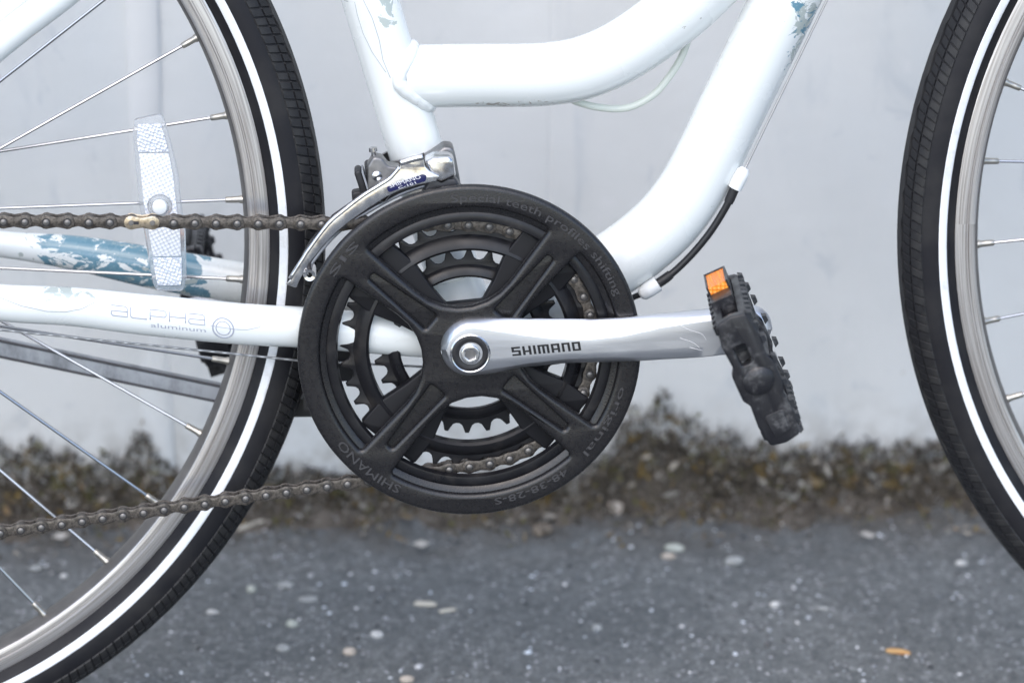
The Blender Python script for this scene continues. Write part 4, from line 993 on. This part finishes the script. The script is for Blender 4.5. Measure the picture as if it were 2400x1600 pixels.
V, Fc = tube_geo(catmull(fl, 4), 1.5, 10); mesh_obj('cage_flange', [b(*p) for p in V], Fc, 'chrome', fd, 0)
tr = catmull([Vector((-41.2, -57.2, 119.2)), Vector((-34, -57.4, 121.4)), Vector((-27.6, -57.2, 122.8))], 5)
V, Fc = tube_geo(tr, 2.0, 12); mesh_obj('cage_shoulder', [b(*p) for p in V], Fc, 'chrome', fd, 0)
inn = [(-20.5, 102.4), (-40.6, 95.8), (-61.3, 84.6), (-79.3, 72.0), (-92.7, 56.6), (-98.0, 47.4)]
plate('inner_cage_plate', [fillet([(x - 3, z + 12, 0) for x, z in reversed(inn)] + [(x, z, 0) for x, z in inn])], -43.0, -41.6, 'darksteel', fd, bevel=.3)
V, Fc = tube_geo(catmull([Vector((x, -44, z + .6)) for x, z in inn], 5), .9, 8); mesh_obj('inner_cage_flange', [b(*p) for p in V], Fc, 'stand', fd, 0)
lathe('tail_spacer', [(1.6, -43), (1.6, -58.6), (3.6, -59.0), (4.0, -57), (4.0, -43)], 'chrome', fd, 20, (-96.6, 0, 50.6))
# band clamp round the seat tube
cl = lathe('clamp_band', [(17.1, -7), (19.6, -7), (20.0, -5), (20.0, 5), (19.6, 7), (17.1, 7)], 'steel', fd, 48, conv=w0)
cl.matrix_local = Matrix.Translation(b(-34.2, 0, 106)) @ Matrix.Rotation(-.28, 4, 'Y') @ Matrix.Rotation(pi / 2, 4, 'X')
plate('clamp_arm', [fillet([(-26.4, 115.2, 2), (-22, 117.6, 4), (-14, 123.2, 4), (-8.6, 122.6, 3), (-6.4, 113.6, 2), (-4.0, 100, 2), (-12, 96, 2), (-20, 103, 2)])], -34, -16, 'steel', fd, bevel=1.6)
plate('parallelogram_link', [fillet([(-26.6, 119.2, 2), (-21, 122.0, 3), (-9.2, 122.4, 4), (-7.6, 109.8, 2.5), (-16.6, 105.4, 2), (-23.6, 109.2, 3)])], -56.0, -38.0, 'chrome', fd, bevel=2.8, res=3)
plate('lower_link', [fillet([(-24, 107, 2), (-17, 108.5, 2), (-8, 108, 2), (-3.5, 101, 2), (-4.5, 92, 2), (-30, 94, 2)])], -54, -40, 'darksteel', fd, bevel=1.2)
sp = []
for k in range(64): a = k * .6; sp.append(Vector((-3.5 + k * .19, -38 + 3.6 * cos(a), 96.5 + 3.6 * sin(a) - k * .05)))
V, Fc = tube_geo(sp, .75, 8); mesh_obj('return_spring', [b(*p) for p in V], Fc, 'chrome', fd, 0)
plate('pivot_bracket', [fillet([(-60.6, 97, 2), (-60.6, 112.5, 3), (-57, 118.6, 3), (-51.5, 117.4, 3), (-48, 112.6, 3), (-41, 111.4, 2), (-40, 106, 2), (-48, 101.5, 3), (-52, 92, 2)])], -38, -24, 'steel', fd, bevel=1.4)
plate('pivot_link', [fillet([(-55.5, 103.2, 2), (-47.5, 105.2, 2.5), (-45.5, 98, 2), (-50.5, 92, 2), (-56, 92.5, 2)])], -46.5, -37.6, 'chrome', fd, bevel=1.8)
for x, z, dx in ((-56.2, 117.6, -.6), (-54.0, 110.5, -.4)):
    tube('limit_screw', [(x, -31, z - 5), (x + dx, -31, z + 2.5), (x + dx * 1.2, -31, z + 2.7), (x + dx * 1.5, -31, z + 5.0), (x + dx * 1.5, -31, z + 5.4)], [1.5, 1.5, 2.7, 2.6, 1.6], 'chrome', fd, 14)
lathe('pivot_screw', [(3.0, -38), (3.0, -39.4), (2.2, -40), (.1, -40.1)], 'chrome', fd, 18, (-55, 0, 106.8))
plate('spring_drum', [fillet([(-69.0, 108.6, 2), (-64.8, 110, 2), (-58.4, 90, 1), (-62, 86, 1)])], -36, -20, 'bplastic', fd, bevel=1.2)
plate('drum_washer', [fillet([(-64.4, 109, .5), (-63.2, 109.2, .5), (-57.4, 90, .5), (-58.6, 89.6, .5)])], -37, -19, 'stand', fd, bevel=.3)
plate('spring_cover', [fillet([(-62.8, 112, 2), (-57.0, 112.6, 2), (-53.0, 93, 1), (-57, 88, 1)])], -36, -18, 'bplastic', fd, bevel=1.2)
plate('cable_anchor', [fillet([(-70.5, 95.4, 2), (-63, 96.5, 1), (-62, 86, 1), (-69.6, 85, 2)])], -34, -24, 'bplastic', fd, bevel=1.2)
# blue badge with white lettering on the cage plate
bo = [(-49.6, 104.8, 1.2), (-48.6, 101.2, 1.5), (-38.6, 104.6, 1), (-26.2, 108.0, 1.5), (-25.2, 111.6, 1.5), (-28.0, 112.4, 1.2)]
badge = plate('badge', [fillet(bo)], -58.55, -58.1, 'badge', fd, bevel=.12)
for txt, size, px, pz, wd_ in (('SHIMANO', 3.5, -47.4, 104.2, 19.6), ('C-101', 2.1, -42.2, 103.4, 11.0)):
    me = text_mesh(txt, size, 0); xs = [v.co.x for v in me.vertices]; k = wd_ / (max(xs) - min(xs)); aa = radians(17)
    for v in me.vertices:
        u = (v.co.x - min(xs)) * k - v.co.y * .25; q = v.co.y
        v.co = b(px + u * cos(aa) - q * sin(aa), -58.68, pz + u * sin(aa) + q * cos(aa))
    finish(me, 'badgew', 0); link(bpy.data.objects.new('badge_lettering', me), fd)
